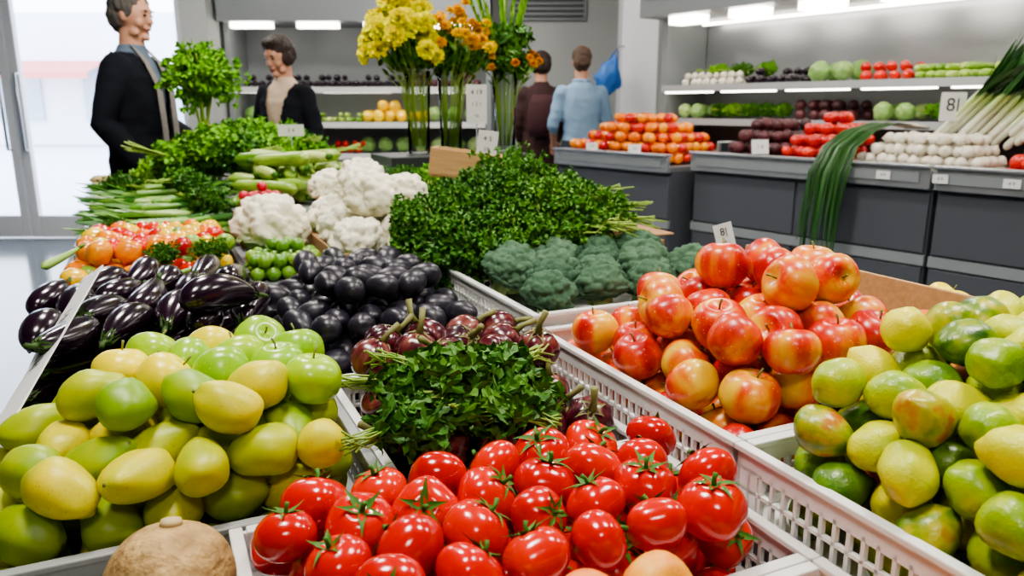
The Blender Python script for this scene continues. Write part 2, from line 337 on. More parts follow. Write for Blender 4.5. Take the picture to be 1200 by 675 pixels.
def bag(part):
    m=MB().loft([((-.02,-.19,1.0),.11,.03),((-.02,-.20,1.08),.14,.06),((-.02,-.20,1.3),.12,.06),((-.02,-.19,1.38),.08,.04)],24); part('backpack',m.mesh('backpack','maroon'))
person((.27,7.32,0),.1,1.72,'dark-haired person in brown-maroon coat carrying a maroon backpack, back turned',[((.21,.02,1.12),(.17,.15,.95)),((-.21,.02,1.12),(-.17,.15,.95))],True,'brownj','brownj','hair_b','bob',.1,.1,-.5,.72,True,extra=bag)
# ------------------------------------------------------------ signs
def textmesh(t,size,mat='ink'):
    cu=bpy.data.curves.new('txt','FONT'); cu.body=t; cu.size=size; cu.align_x='CENTER'; cu.align_y='CENTER'; cu.extrude=.0002
    o=bpy.data.objects.new('txt',cu); COL.objects.link(o)
    me=evalmesh(o); bpy.data.objects.remove(o); me.materials.clear(); me.materials.append(M[mat]); return me
def sign(loc,w,h,lines,yaw=0,tilt=0,roll=0,stake=.1,label='white price card',mat='paper',clip=None,q=None):
    q=q or qz(yaw)@Quaternion((1,0,0),tilt)@Quaternion((0,1,0),roll)
    o=ob('price_card',MB().box((0,0,0),(w,.0025,h)).mesh('price_card',mat,False),loc,q,label=label,cat='sign')
    for (t,sz,x,z) in lines: ob('lettering',textmesh(t,sz),(x*w,-.0022,z*h),(pi/2,0,0),parent=o)
    if stake: ob('stake',MB().tube([(0,.003,-h/2+.01),(0,.003,-h/2-stake)],.002,6).mesh('stake','steel'),parent=o)
    if clip: ob('clip',MB().box((0,.004,-h/2-.006),(w*.4,.012,.02)).mesh('clip',clip,False),parent=o)
    return o
sign(T(1.28,1.50,.935),.048,.064,[('8|',.026,0,.18),('24 -',.012,0,-.22)],yaw=.1,tilt=-.1,roll=-.25,stake=.13,clip='ylw',label='small white price card with yellow clip by the broccoli')
sign(T(1.06,2.50,1.10),.070,.14,[('4 5',.024,0,.3),('|||||',.016,0,.05),('8 -',.018,0,-.25)],yaw=-.1,roll=.12,stake=.15,label='tall white price card standing behind the parsley')
sign(T(1.18,2.88,1.26),.08,.15,[('4 19',.026,0,.3),('1 2 1',.02,0,0),('1k',.018,0,-.3)],yaw=0,stake=.34,label='white price card clipped in front of the flower vases')
sign(T(.56,3.50,1.15),.11,.05,[('3 4',.024,0,0)],yaw=.1,stake=.16,label='white price card among the leafy greens')
p0=T(-.225,1.18,.82); p1=T(-.13,1.72,.925); dx=(p1-p0).normalized(); nf=Vector((-.55,-.35,.75)); nf=(nf-dx*nf.dot(dx)).normalized(); up=dx.cross(-nf); 
mt=Matrix((dx,-nf,up)).transposed()
if mt.determinant()<0: mt=Matrix((dx,-nf,-up)).transposed()
sign((p0+p1)/2,(p1-p0).length,.055,[('|-||  1|| ||| -|  8 |  1||- |',.024,0,.1)],q=mt.to_quaternion(),stake=0,label='long white price strip leaning along the eggplant crate')
sign(C(.36,.50,1.25),.12,.14,[('8|',.09,0,.05)],yaw=-.1,stake=.14,label='large white price card reading 8 above the onions')
sign(C(.02,1.36,1.03),.10,.08,[('1 6',.03,0,0)],yaw=.1,tilt=-.2,stake=.03,label='white price card in front of the beets')
for s,n in((2.2,-.13),(2.6,-.13)): sign(C(n+.01,s,.99),.08,.05,[('2 8',.022,0,0)],yaw=.1,tilt=-.2,stake=.02,label='white price card clipped on the far counter rim')
for s in(.62,.35,.05): sign(C(-.012,s,.925),.07,.04,[('4 9',.02,0,0)],yaw=CR-pi/2,stake=0,label='small label on the counter rail')
# heaps
def dome(zl,zp,cu=.5,cv=.5,p=2.4):
    def f(u,v):
        a=abs((u-cu)/(cu if u<cu else 1-cu)) if 0<cu<1 else abs(u-cu)
        b=abs((v-cv)/(cv if v<cv else 1-cv)) if 0<cv<1 else abs(v-cv)
        return zl+(zp-zl)*max(0,1-a**p)*max(0,1-b**p)
    return f
def heap(x0,x1,y0,y1,z0,r,top,seed=1,jit=.14,gap=1.02,relax=30):
    rr=random.Random(seed); P=[]; z=z0+r; k=0
    while k<12:
        y=y0+r+(k%2)*r*.577; row=0
        while y<=y1-r+1e-5:
            x=x0+r+(k%2)*r+(row%2)*r
            if k%2 and row%2: x-=2*r
            while x<=x1-r+1e-5:
                if x>=x0+r-1e-5:
                    u=(x-x0)/(x1-x0); v=(y-y0)/(y1-y0)
                    if k==0 or z+r*.7<=top(u,v): P.append([x+rr.gauss(0,jit*r),y+rr.gauss(0,jit*r),z+rr.uniform(-.05,.05)*r])
                x+=2*r*gap
            y+=1.732*r*gap; row+=1
        z+=1.633*r; k+=1
    A=np.array(P)
    for it in range(relax):
        D=A[:,None]-A[None]; d=np.sqrt((D**2).sum(-1))+1e-9; np.fill_diagonal(d,9)
        ov=np.clip(2*r*.995-d,0,None); A+=(D/d[...,None]*ov[...,None]).sum(1)*.4
        A[:,2]=np.maximum(A[:,2],z0+r)
        A[:,0]=np.clip(A[:,0],x0+r*.95,x1-r*.95); A[:,1]=np.clip(A[:,1],y0+r*.95,y1-r*.95)
    return A
# ------------------------------------------------------------ protos: fruit
def star(mb,n,L,w,zf,curl,rr,stem=None,c0=0):
    for i in range(n):
        q=2*pi*(i+rr.uniform(-.15,.15))/n; l=L*rr.uniform(.8,1.15); cu=curl*rr.uniform(.2,1.5); pts=[];ws=[]
        for k in range(6):
            t=k/5; rho=l*t; pts.append((math.cos(q)*rho,math.sin(q)*rho,zf(rho)+.0012+cu*t**3)); ws.append(w*(.45+1.1*math.sin(min(1,t*1.3+.15)*pi*.9))*.7*(1-t**3)+.0002)
        mb.strip(pts,ws,(-math.sin(q),math.cos(q),0),fold=.5)
    if stem: mb.tube([(0,0,zf(0)-.003),(rr.uniform(-.002,.002),0,zf(0)+stem*.6),(rr.uniform(-.006,.006),rr.uniform(-.004,.004),zf(0)+stem)],[.0032,.0024,.003],6)
def tomato_proto(seed,r=.037):
    rr=random.Random(seed); lob=rr.choice([4,5,6]); am=rr.uniform(.015,.06); ph=rr.uniform(0,6); sq=rr.uniform(.76,.90); o=Vector((seed*2.1,0,5))
    def zf(rho): 
        q=min(.99,rho/r); return r*(sq*math.sqrt(1-q*q)-.17*math.exp(-(q/.27)**2))
    def fn(d):
        rho=math.hypot(d.x,d.y); th=math.atan2(d.y,d.x); s=1+am*math.cos(lob*th+ph)*rho+.05*rho*noise.noise(Vector((d.x,d.y,0))*1.3+o)
        z=d.z*sq
        z-= .17*math.exp(-(rho/.27)**2)*(1+.3*math.cos(lob*th+ph)*min(1,rho*3)) if d.z>0 else -.06*math.exp(-(rho/.25)**2)
        return Vector((d.x*s,d.y*s,z))*r
    b=MB().ball(fn,30,20).mesh('tomato','tomato'); c=MB(); star(c,rr.choice([5,6]),r*.78,.0042,zf,.010,rr,stem=.014)
    return ('tomato',b,[('calyx',c.mesh('calyx','calyx'))])
def apple_proto(seed,mat='apple',name='apple',r=.043,dim=.28,stem=True,tall=.92):
    rr=random.Random(seed); e=rr.uniform(-.06,.06); ph=rr.uniform(0,6); o=Vector((seed*1.7,3,1))
    def fn(d):
        rho=math.hypot(d.x,d.y); th=math.atan2(d.y,d.x); s=1+.09*d.z+.02*math.cos(5*th+ph)*rho*abs(d.z)+.08*noise.noise(d*1.2+o)
        z=d.z*tall+e*d.x
        z-= dim*math.exp(-(rho/.28)**2) if d.z>0 else -.13*math.exp(-(rho/.3)**2)*(1+.3*math.cos(5*th))
        return Vector((d.x*s,d.y*s,z))*r
    b=MB().ball(fn,28,20).mesh(name,mat); ps=[]
    if stem:
        c=MB().tube([(0,0,r*(tall-dim)-.002),(.001,0,r*(tall-dim)+.008),(.004,.001,r*(tall-dim)+.017)],[.0018,.0014,.0021],6)
        ps=[('stem',c.mesh('stem','stemb'))]
    return (name,b,ps)
def blob_proto(name,mat,sx,sy,sz,r,fn2=None,nub=None,nu=24,nv=16,seed=1,wob=.05):
    rr=random.Random(seed); o=Vector((rr.random()*9,rr.random()*9,0))
    def fn(d):
        rho=math.hypot(d.x,d.y); p=Vector((d.x*sx,d.y*sy,d.z*sz))
        if fn2: p=fn2(d,p)
        if nub: p.z+=nub*d.z*math.exp(-(rho/.22)**2)
        p*=1+wob*noise.noise(d*1.3+o)
        return p*r
    return (name,MB().ball(fn,nu,nv).mesh(name,mat),[])
TOM=[tomato_proto(i) for i in range(6)]
APP=[apple_proto(i,tall=1.0-.04*i) for i in range(4)]
PEA=[apple_proto(i+20,'peach','nectarine',.040,.2) for i in range(2)]
GAP=[apple_proto(i+30,'gapple','green_apple',.042,.2) for i in range(2)]; YAP=[apple_proto(41,'yapple','yellow_apple',.042,.18)]
def mfn(d,p): return Vector((p.x*(1-.18*d.z)+.14*d.z*d.z,p.y*(1-.14*d.z),p.z))
MAN=[blob_proto('mango','mango',.86,.90,1.22+.04*i,.039,mfn,seed=i,wob=.14) for i in range(4)]
for i,mp in enumerate(MAN):
    c=MB().tube([(.006,0,.044),(.007,0,.050)],[.0035,.0028],7); mp[2].append(('stem_scar',c.mesh('stem_scar','stemb')))
LIM=[blob_proto('lime','lime',.95,.95,1.08+.07*i,.033,mfn if i==1 else None,.08,seed=i,wob=.14) for i in range(3)]
LEM=[blob_proto('lemon','lemon',.90,.92,1.22,.034,None,.12,seed=i,wob=.16) for i in range(2)]
LIP=[blob_proto('mottled_lime','limep',.92,.95,1.18,.033,mfn,.05,seed=i,wob=.16) for i in range(2)]
PLU=[blob_proto('black_plum','plum',.90,.92,1.36,.033,lambda d,p:Vector((p.x*(1-.14*d.z),p.y*(1-.14*d.z),p.z)),seed=i) for i in range(3)]
def eggp(seed,L=.078,r=.031):
    rr=random.Random(seed); bd=rr.uniform(.003,.014)
    fn=lambda d:Vector((d.x*r*(1-.22*d.z)+bd*d.z*d.z,d.y*r*(1-.22*d.z),d.z*L))
    c=MB()
    zf=lambda rho:L*math.sqrt(max(0,1-(rho/(r*.80))**2))+.001
    star(c,5,r*.74,.007,lambda rho:zf(min(rho,r*.72)),.0,rr)
    c.v=[(x+bd*(z/L)**2,y,z) for x,y,z in c.v]
    c.tube([(bd,0,L-.003),(bd,0,L+.012),(bd+.004,.003,L+.028)],[.006,.0042,.005],7)
    return ('eggplant',MB().ball(fn,24,20).mesh('eggplant','egg'),[('calyx',c.mesh('calyx','ecalyx'))])
EGG=[eggp(i,.084+.010*i,.034) for i in range(3)]
def purp(seed,r=.041):
    rr=random.Random(seed)
    def fn(d):
        th=math.atan2(d.y,d.x); rho=math.hypot(d.x,d.y); s=1+.05*math.cos(7*th)*rho; return Vector((d.x*s,d.y*s,d.z*1.0-(.1*math.exp(-(rho/.3)**2) if d.z>0 else 0)))*r
    zf=lambda rho:r*(1.0*math.sqrt(max(0.02,1-(rho/r)**2))-.1*math.exp(-(rho/r/.3)**2))
    c=MB(); star(c,6,r*.7,.006,zf,.002,rr); c.tube([(0,0,zf(0)-.004),(.002,0,zf(0)+.02),(.012,.004,zf(0)+.045)],[.008,.0052,.0065],8)
    return ('purple_eggplant',MB().ball(fn,42,18).mesh('purple_eggplant','purple'),[('calyx',c.mesh('calyx','stemb'))])
PUR=[purp(i) for i in range(3)]
def bumpy(name,mat,rx,rz,sc,amp,seed,sub=5,sc2=0,amp2=0,squash=.45):
    bm=bmesh.new(); bmesh.ops.create_icosphere(bm,subdivisions=sub,radius=1); o=Vector((seed*3.1,seed*1.7,0))
    for v in bm.verts:
        d=v.co.normalized(); k=noise.voronoi(d*sc+o)[0][0]; h=1-amp*k*k*4
        if sc2:
            k2=noise.voronoi(d*sc2+o)[0][0]; h-=amp2*k2*k2*2.2
        h+=.10*noise.noise(d*1.6+o)
        z=d.z*h; z=z if z>0 else z*squash
        v.co=Vector((d.x*h*rx,d.y*h*rx,z*rz))
    me=bpy.data.meshes.new(name); bm.to_mesh(me); bm.free(); me.materials.append(M[mat]); me.polygons.foreach_set('use_smooth',[True]*len(me.polygons)); return me
def brocp(seed,r=.076):
    me=bumpy('broccoli','broc',r,r*.86,3.0,.065,seed,5,12,.06)
    s=MB().tube([(0,0,-.01),(0,0,-.05),(.003,0,-.075)],[.03,.02,.022],10).mesh('stalk','stalk'); return ('broccoli',me,[('stalk',s)])
BRO=[brocp(i) for i in range(3)]
def leafy(mb,base,dirv,L,W,rr,wave=.1,n=6):
    base=Vector(base); d=Vector(dirv).normalized(); side=d.cross(Vector((0,0,1))).normalized(); vs=[];fs=[]; K=5
    nr=side.cross(d).normalized()
    for i in range(n+1):
        t=i/n; w=W*math.sin(pi*min(1,.12+t*.86))**.7; p=base+d*L*t+nr*(.25*L*t*t)
        for j in range(K):
            u=(j/(K-1)-.5)*2; vs.append(p+side*w*u+nr*(w*.35*u*u)+nr*wave*L*math.sin(7*t+3*u+rr.uniform(0,1.5))*abs(u))
    for i in range(n):
        for j in range(K-1): a=i*K+j; fs.append((a,a+1,a+K+1,a+K))
    mb.add(vs,fs)
def caulp(seed,r=.095):
    me=bumpy('cauliflower','caul',r,r*.92,2.4,.085,seed,5,7,.06,.7); c=MB(); rr=random.Random(seed)
    for i in range(8):
        q=2*pi*i/8+rr.uniform(-.2,.2); leafy(c,(math.cos(q)*r*.6,math.sin(q)*r*.6,-r*.5),(math.cos(q),math.sin(q),.35),r*.6,r*.30,rr)
    return ('cauliflower',me,[('leaves',c.mesh('leaves','cabb'))])
CAU=[caulp(i+5) for i in range(3)]
# leaf bunches
def leaflet(mb,p,nrm,L,rr,asp=1,lob=2.5,curl=.35,m=11):
    nrm=nrm.normalized(); t=nrm.orthogonal().normalized(); t=Quaternion(nrm,rr.uniform(0,6.28))@t; b=nrm.cross(t); ph=rr.uniform(0,3)
    vs=[p]; 
    for i in range(m):
        q=2*pi*i/m; rad=L*(.55+.45*abs(math.cos(lob*q))) *rr.uniform(.85,1.1)
        vs.append(p+t*math.cos(q)*rad*asp+b*math.sin(q)*rad+nrm*L*curl*math.sin(3*q+ph)+nrm*rr.uniform(-.1,.25)*L)
    mb.add(vs,[(0,1+i,1+(i+1)%m) for i in range(m)])
def bunch(name,mat,seed,n=320,rx=.12,ry=.09,rz=.07,L=.013,asp=1,stems=12,slen=.2,curl=.35,smat='stemg',lob=2.5,srad=.0022,rag=.45):
    rr=random.Random(seed); mb=MB(); o=Vector((seed,seed*2.3,1))
    for i in range(n):
        d=Vector((rr.gauss(0,1),rr.gauss(0,1),rr.gauss(0,1))).normalized(); rad=rr.uniform(.5,1.0)**.6*(1+rag*noise.noise(d*2.2+o)+rag*.4*noise.noise(d*5+o))
        p=Vector((d.x*rx*rad,d.y*ry*rad,d.z*rz*rad)); nn=d+Vector((rr.gauss(0,.5),rr.gauss(0,.5),rr.gauss(0,.5)))
        leaflet(mb,p,nn,L*rr.uniform(.7,1.35),rr,asp,lob,curl)
    s=MB()
    for i in range(stems):
        a=Vector((rr.uniform(-.6,.5)*rx,rr.uniform(-.8,.8)*ry,rr.uniform(-.4,.5)*rz)); kx=rx*.75; 
        s.tube([a,(kx*.8,a.y*.5,a.z*.5),(rx+slen*.45,rr.uniform(-.012,.012),rr.uniform(-.01,.01)),(rx+slen*rr.uniform(.8,1.05),rr.uniform(-.03,.03),rr.uniform(-.02,.02))],[srad*.7,srad,srad,srad*1.1],5)
    for i in range(30):
        d=Vector((rr.gauss(0,1),rr.gauss(0,1),rr.gauss(0,1))).normalized(); s.tube([(d.x*rx*.1,d.y*ry*.1,d.z*rz*.1),(d.x*rx*.9,d.y*ry*.9,d.z*rz*.9)],[srad*.6,srad*.4],4)
    return (name,mb.mesh(name,mat,False),[('stems',s.mesh('stems',smat))])
PAR=[bunch('parsley_bunch','leaf',i,800,.13,.10,.085,.0115,curl=.55,rag=.7) for i in range(3)]
PARF=bunch('parsley_bunch','leaf',7,800,.13,.10,.085,.0115,curl=.55,stems=4,slen=.03,rag=.7)
HER=[bunch('arugula_bunch','leafd',i+9,210,.085,.06,.035,.011,2.4,14,.07,.35,lob=1.5,srad=.0017) for i in range(3)]
KAL=[bunch('leafy_greens_bunch','leafl',i+19,330,.15,.12,.085,.020,1.3,10,.2,.5,srad=.004) for i in range(2)]+[bunch('leafy_greens_bunch','leaf',29,330,.15,.12,.085,.018,1.3,10,.2,.5,srad=.004)]
CUR=bunch('curly_kale_head','leafl',51,700,.12,.13,.13,.018,1,8,.25,.7,srad=.007,rag=1.0)
def longp(name,mat,L,r,seed,tipr=.5,bend=.01,stem='calyx'):
    rr=random.Random(seed); b=rr.uniform(-bend,bend)
    n=12; pts=[];rad=[]
    for i in range(n+1):
        t=i/n; pts.append((b*math.sin(pi*t)*3,0,(t-.5)*L)); e=math.sqrt(max(.02,1-(2*abs(t-.5))**8)); rad.append(r*e*(1-(1-tipr)*(t)))
    mb=MB().tube(pts,rad,14); ps=[]
    if stem: ps=[('stem_end',MB().tube([(0,0,L/2-.002),(0,.002,L/2+.018)],[r*.5*tipr+.002,r*.4*tipr+.002],7).mesh('stem_end',stem))]
    return (name,mb.mesh(name,mat),ps)
ZUC=[longp('zucchini','zuc',.30,.028,i,.8,.010) for i in range(3)]
SZ=longp('zucchini','zuc',.21,.024,4,.8,.008)
GPE=longp('green_chili_pepper','onion',.15,.012,9,.35,.014)
ROO=[longp('parsnip','pot',.26,.024,i,.18,.01,None) for i in range(2)]
CAR=[longp('carrot','carrot',.18,.015,i,.2,.006,'leaf') for i in range(2)]
def leekp(seed,L=.5,r=.014,nm='leek',mat='leek',lm='leekleaf',sp0=.03):
    rr=random.Random(seed); b=MB().tube([(0,0,-L*.5),(0,0,-L*.47),(0,0,-L*.2),(0,0,.02),(0,0,.06)],[r*.6,r*1.25,r,r,r*.8],12)
    lv=MB()
    for i in range(6):
        q=rr.uniform(0,6.28); l=L*.5*rr.uniform(.8,1.1); sp=rr.uniform(sp0,sp0+.06); pts=[(math.cos(q)*(r*.6+sp*t*t),math.sin(q)*(r*.6+sp*t*t),.0+l*t) for t in [0,.2,.4,.6,.8,1]]
        lv.strip(pts,[.009,.013,.015,.014,.010,.002],(-math.sin(q),math.cos(q),0),.5)
    return (nm,b.mesh(nm,mat),[('leaves',lv.mesh('leaves',lm))])
LEE=[leekp(i,.56,.016) for i in range(3)]; CEL=[leekp(i+7,.46,.018,'celery_stalk','onion','onion',.01) for i in range(3)]
def small(name,mat,r=.02,sz=.95,wob=.05): return blob_proto(name,mat,1,1,sz,r,None,None,14,10,wob=wob)
CHO=small('orange_cherry_tomato','cherry_o',.030,1.0,.2); CHY=small('yellow_cherry_tomato','cherry_y',.030,1.1,.2); CHR=small('red_cherry_tomato','cherry_r',.029,.9,.2)
RAD=small('radish','radish',.018); TIL=small('tomatillo','tomatillo',.020); BEE=small('beet','beet',.038); GAR=blob_proto('white_onion','garlic',1,1,.9,.030,None,.35,16,12)
CAB=('cabbage',bumpy('cabbage','cabb',.085,.08,1.6,.05,3,4,0,0,1),[]); BTOM=small('round_tomato','cherry_r',.036,.85); BORG=small('orange_tomato','cherry_o',.036,.85); DEG=blob_proto('eggplant','egg',.8,.8,1.7,.04,None,None,14,12)
# ------------------------------------------------------------ crates
def crate(b0,b1,a0,a1,z0,h,mat='white',label='white plastic crate with slotted sides on the stall',slots=True,name='produce_crate'):
    w=b1-b0;d=a1-a0; t=.007; mb=MB(); x=w/2;y=d/2
    mb.box((0,0,.004),(w-.004,d-.004,.008))
    for sx,sy,L in((1,0,d),(-1,0,d),(0,1,w),(0,-1,w)):
        def bx(u,z,lu,lz,th=t):
            c=(sx*(x-t/2),u,z) if sx else (u,sy*(y-t/2),z); s=(th,lu,lz) if sx else (lu,th,lz); mb.box(c,s)
        bx(0,h*.10,L,h*.2); bx(0,h*.86,L,h*.28)
        if slots:
            bx(0,h*.47,L,h*.05); n=int(L/.020)
            for i in range(n+1): bx(-L/2+t/2+(L-t)*i/n,h*.48,.005,h*.6)
            bx(-L/2+.02,h*.48,.035,h*.6); bx(L/2-.02,h*.48,.035,h*.6)
        else: bx(0,h*.5,L,h)
    o=ob(name,mb.mesh(name,mat,False),T((b0+b1)/2,(a0+a1)/2,z0),(0,0,TR),label=label,cat='crate')
    rim=MB(); rw=.016
    for c,s in(((x-rw/2+.004,0,h),(rw,d+.008,.009)),((-x+rw/2-.004,0,h),(rw,d+.008,.009)),((0,y-rw/2+.004,h),(w-2*rw,rw,.009)),((0,-y+rw/2-.004,h),(w-2*rw,rw,.009))): rim.box(c,s)
    bev(ob('rim',rim.mesh('rim',mat,False),parent=o),.002)
    return o
def riser(b0,b1,a0,a1,z0,z1,mat='lgray',name='display_riser',label='plain grey riser block under the produce crates',cat='riser'):
    o=ob(name,MB().box((0,0,0),(b1-b0,a1-a0,z1-z0)).mesh(name,mat,False),T((b0+b1)/2,(a0+a1)/2,(z0+z1)/2),(0,0,TR),label=label,cat=cat); bev(o,.004); return o
# table
tt=.64
tb=ob('market_stall_table',MB().box((0,0,0),(1.745,4.24,.04)).mesh('market_stall_table','table',False),T(.5925,2.20,tt-.02),(0,0,TR),label='long grey market stall table carrying the produce crates',cat='table'); bev(tb,.006)
sk=MB()
for c,s in(((-.85,0,-.31),(.02,4.1,.58)),((.85,0,-.31),(.02,4.1,.58)),((0,-2.04,-.31),(1.68,.02,.58)),((0,2.04,-.31),(1.68,.02,.58))): sk.box(c,s)
ob('side_panels',sk.mesh('side_panels','tside',False),parent=tb)
er=MB().box((-.878,0,.012),(.008,4.24,.05)).box((.878,0,.012),(.008,4.24,.05)); ob('edge_rail',er.mesh('edge_rail','steel',False),parent=tb)
for sx in(-.8,.8):
    for sy in(-1.95,1.95): ob('leg',MB().box((sx,sy,-.31),(.05,.05,.62-.001)).mesh('leg','steel',False),parent=tb)
Z1=tt; H=.10
riser(.665,1.16,.2,1.32,tt,.715); riser(.665,1.31,1.325,1.86,tt,.76); riser(1.235,1.455,.55,1.06,tt,.78)
crate(-.26,.255,.925,1.37,Z1,H,'grayp','grey plastic crate heaped with yellow-green mangoes')
crate(.045,.655,.575,.915,Z1,H,'white','white plastic crate heaped with red tomatoes')
crate(.045,.655,.08,.565,Z1,H,'white','white plastic crate holding orange nectarines')
crate(.265,.655,.925,1.40,Z1,H,'white','white plastic crate with purple eggplants and arugula')
crate(-.26,.19,1.38,2.08,Z1,H,'blackp','black plastic crate filled with glossy dark eggplants')
crate(.20,.655,1.41,2.08,Z1,H,'white','white plastic crate filled with black plums')
crate(.665,1.155,.24,.725,.715,H,'white','white plastic crate heaped with limes and lemons')
crate(.665,1.155,.735,1.315,.715,H,'white','white plastic crate heaped with red and yellow apples')
crate(.665,1.305,1.33,1.85,.76,.08,'white','white plastic crate filled with broccoli crowns')
crate(1.24,1.45,.56,1.05,.78,.08,'wood','small wooden tray of yellow fruit',False,'wooden_tray')
def bt(A): return [T(p[0],p[1],p[2]) for p in A]
# tomatoes
rr=random.Random(3)
for p in bt(heap(.055,.645,.585,.905,Z1+.01,.0365,lambda u,v:.795+.072*min(1,1.2*v+.4)*(1-abs(2*u-1)**5)+.02*v,2,jit=.2)):
    place(rr.choice(TOM),p,qup(1.35,rr),rr.uniform(.88,1.08),'ripe red tomato with green star-shaped calyx in the pile','tomato','red tomatoes in the white crate')
for p in bt(heap(.055,.645,.09,.56,Z1+.01,.037,lambda u,v:.75+.145*v**3*max(0,1-abs((u-.40)/.42)**4),5)):
    place(rr.choice(PEA),p,qup(1.3,rr),.93,'orange-yellow nectarine with red blush','nectarine','nectarines in the front crate')
# mangoes
def mtop(u,v):
    return .765+.195*max(0,1-abs((u-.66)/.70 if u<.66 else (u-.66)/.46)**1.8)*max(0,1-abs((v-.50)/.62)**2.4)
P=heap(-.25,.245,.935,1.36,Z1+.01,.0375,mtop,4,gap=1.03,jit=.2)
pk=sorted(range(len(P)),key=lambda i:-P[i][2]-.30*P[i][1]-.12*P[i][0]); top=set(pk[:15])
for i,p in enumerate(P):
    w=T(*p)
    if i in top:
        if rr.random()<.6: place(rr.choice(GAP),w,qup(1.0,rr),.97,'round yellow-green apple on top of the mango heap','apple','green apples on the mango heap')
        else: place(YAP[0],w,qup(1.0,rr),.97,'round bright yellow apple on the mango heap','apple','yellow apples on the mango heap')
    else: place(rr.choice(MAN),w,qlie(rr.uniform(0,6.28),rr.uniform(-.5,.5),rr.uniform(0,6)),rr.uniform(.92,1.03),'speckled yellow-green mango lying in the heap','mango','mangoes in the grey crate')
# apples
def atop(u,v):
    return .835+.19*max(0,1-abs((u-.68)/.74 if u<.68 else (u-.68)/.42)**2.2)*max(0,1-abs((v-.38)/.66)**2.4)
for p in bt(heap(.675,1.145,.745,1.305,.725,.0425,atop,6)):
    place(rr.choice(APP),p,qup(1.5,rr),rr.uniform(.94,1.08),'ripe apple with red blush over yellow skin and short stem','apple','red and yellow apples in the crate')
# limes
for p in bt(heap(.675,1.145,.25,.715,.725,.0325,lambda u,v:.885+.16*max(0,1-abs((u-.8)/.85)**2.2)*max(0,1-abs((v-.62)/.8)**3),8,jit=.2)):
    k=rr.random(); q=qlie(rr.uniform(0,6.28),rr.uniform(-.7,.7),rr.uniform(0,6))
    if k<.48: place(rr.choice(LIM),p,q,rr.uniform(.88,1.04),'yellow-green lime with slightly pointed tip in the heap','lime','limes in the white crate')
    elif k<.76: place(rr.choice(LEM),p,q,rr.uniform(.90,1.0),'pale yellow-green lemon in the heap of limes','lemon','lemons among the limes')
    elif k<.96: place(rr.choice(LIP),p,q,rr.uniform(.90,1.0),'dark green mottled lime in the heap','lime','mottled limes in the crate')
    else: place(rr.choice(PEA),p,qrand(rr),.76,'small orange-red fruit among the limes','nectarine','small red fruit among the limes')
for p in bt(heap(1.25,1.44,.57,1.04,.79,.034,dome(.87,.95,.5,.6,4),31)):
    place(YAP[0],p,qrand(rr),.8,'bright yellow fruit in the wooden tray','yellow fruit','yellow fruit in the wooden tray')
# broccoli
for i,p in enumerate(bt(heap(.675,1.295,1.34,1.84,.80,.062,lambda u,v:.90+.06*v,9,jit=.12))):
    place(BRO[i%3],p,qup(.45,rr),rr.uniform(.82,1.0),'dark blue-green broccoli crown in the crate','broccoli','broccoli crowns in the white crate')
# black plums
for p in bt(heap(.21,.645,1.42,2.07,Z1+.01,.0365,dome(.79,.925,.5,.62,2.8),10,jit=.2)):
    place(rr.choice(PLU),p,qlie(rr.uniform(0,6.28),rr.uniform(-.4,.4)),rr.uniform(.90,1.02),'matte black oval plum in the pile','plum','black plums in the white crate')
# purple eggplants + arugula
for p in bt(heap(.275,.645,.94,1.39,Z1+.01,.040,lambda u,v:.80+.075*v+.02*u,11,jit=.1)):
    place(rr.choice(PUR),p,qup(1.3,rr),rr.uniform(.9,1.0),'round ribbed purple eggplant with woody stem','eggplant','round purple eggplants in the crate')
hb=[(.31,.985,.815),(.39,.99,.82),(.47,.99,.82),(.34,1.06,.84),(.43,1.07,.84),(.38,1.03,.865),(.46,1.05,.85)]
for i,(b,a,z) in enumerate(hb): place(HER[i%3],T(b,a,z),Quaternion((0,1,0),.1)@qz(TR+rr.choice([.6,2.6,3.6,5.4])+rr.uniform(-.4,.4)),.88,'loose bunch of green arugula leaves above the tomatoes','herbs','arugula bunches')
# eggplants
def lay(x0,x1,y0,y1,z0,L,r,top,th0,seed,maxk=6,pj=.08):
    r2=random.Random(seed); out=[]
    for k in range(maxk):
        th=th0+(k%2)*.9; z=z0+r+k*1.7*r; cx=(x0+x1)/2; cy=(y0+y1)/2; n=12
        for i in range(-n,n+1):
            for j in range(-n,n+1):
                lx=i*L*1.04+(j%2)*L*.4; ly=j*2.04*r
                x=cx+lx*math.cos(th)-ly*math.sin(th); y=cy+lx*math.sin(th)+ly*math.cos(th)
                ex=abs(math.cos(th))*L*.42; ey=abs(math.sin(th))*L*.42
                if x-ex<x0 or x+ex>x1 or y-ey<y0 or y+ey>y1: continue
                u=(x-x0)/(x1-x0); v=(y-y0)/(y1-y0)
                if k==0 or z+r*.6<=top(u,v): out.append((T(x,y,z),th+TR+r2.uniform(-.22,.22)+r2.choice([0,pi]),r2.uniform(-pj,pj)))
    return out
for (p,y,pt) in lay(-.25,.185,1.385,2.09,Z1+.01,.172,.034,lambda u,v:.90+.05*u-.02*v,.45,3,5,.16):
    place(rr.choice(EGG),p,qlie(y,pt,rr.uniform(0,6)),rr.uniform(.92,1.05),'glossy black-purple eggplant with green calyx','eggplant','glossy eggplants in the black crate')
for (b,a,z,y) in [(-.2,2.10,.81,.3),(-.14,2.13,.82,.7),(-.05,2.11,.82,-.2),(-.21,2.0,.915,1.1),(.02,2.12,.83,.4)]: place(GPE,T(b,a,z),qlie(TR+y,.12),1,'thin curved green chili pepper beside the eggplants','pepper','green chili peppers')
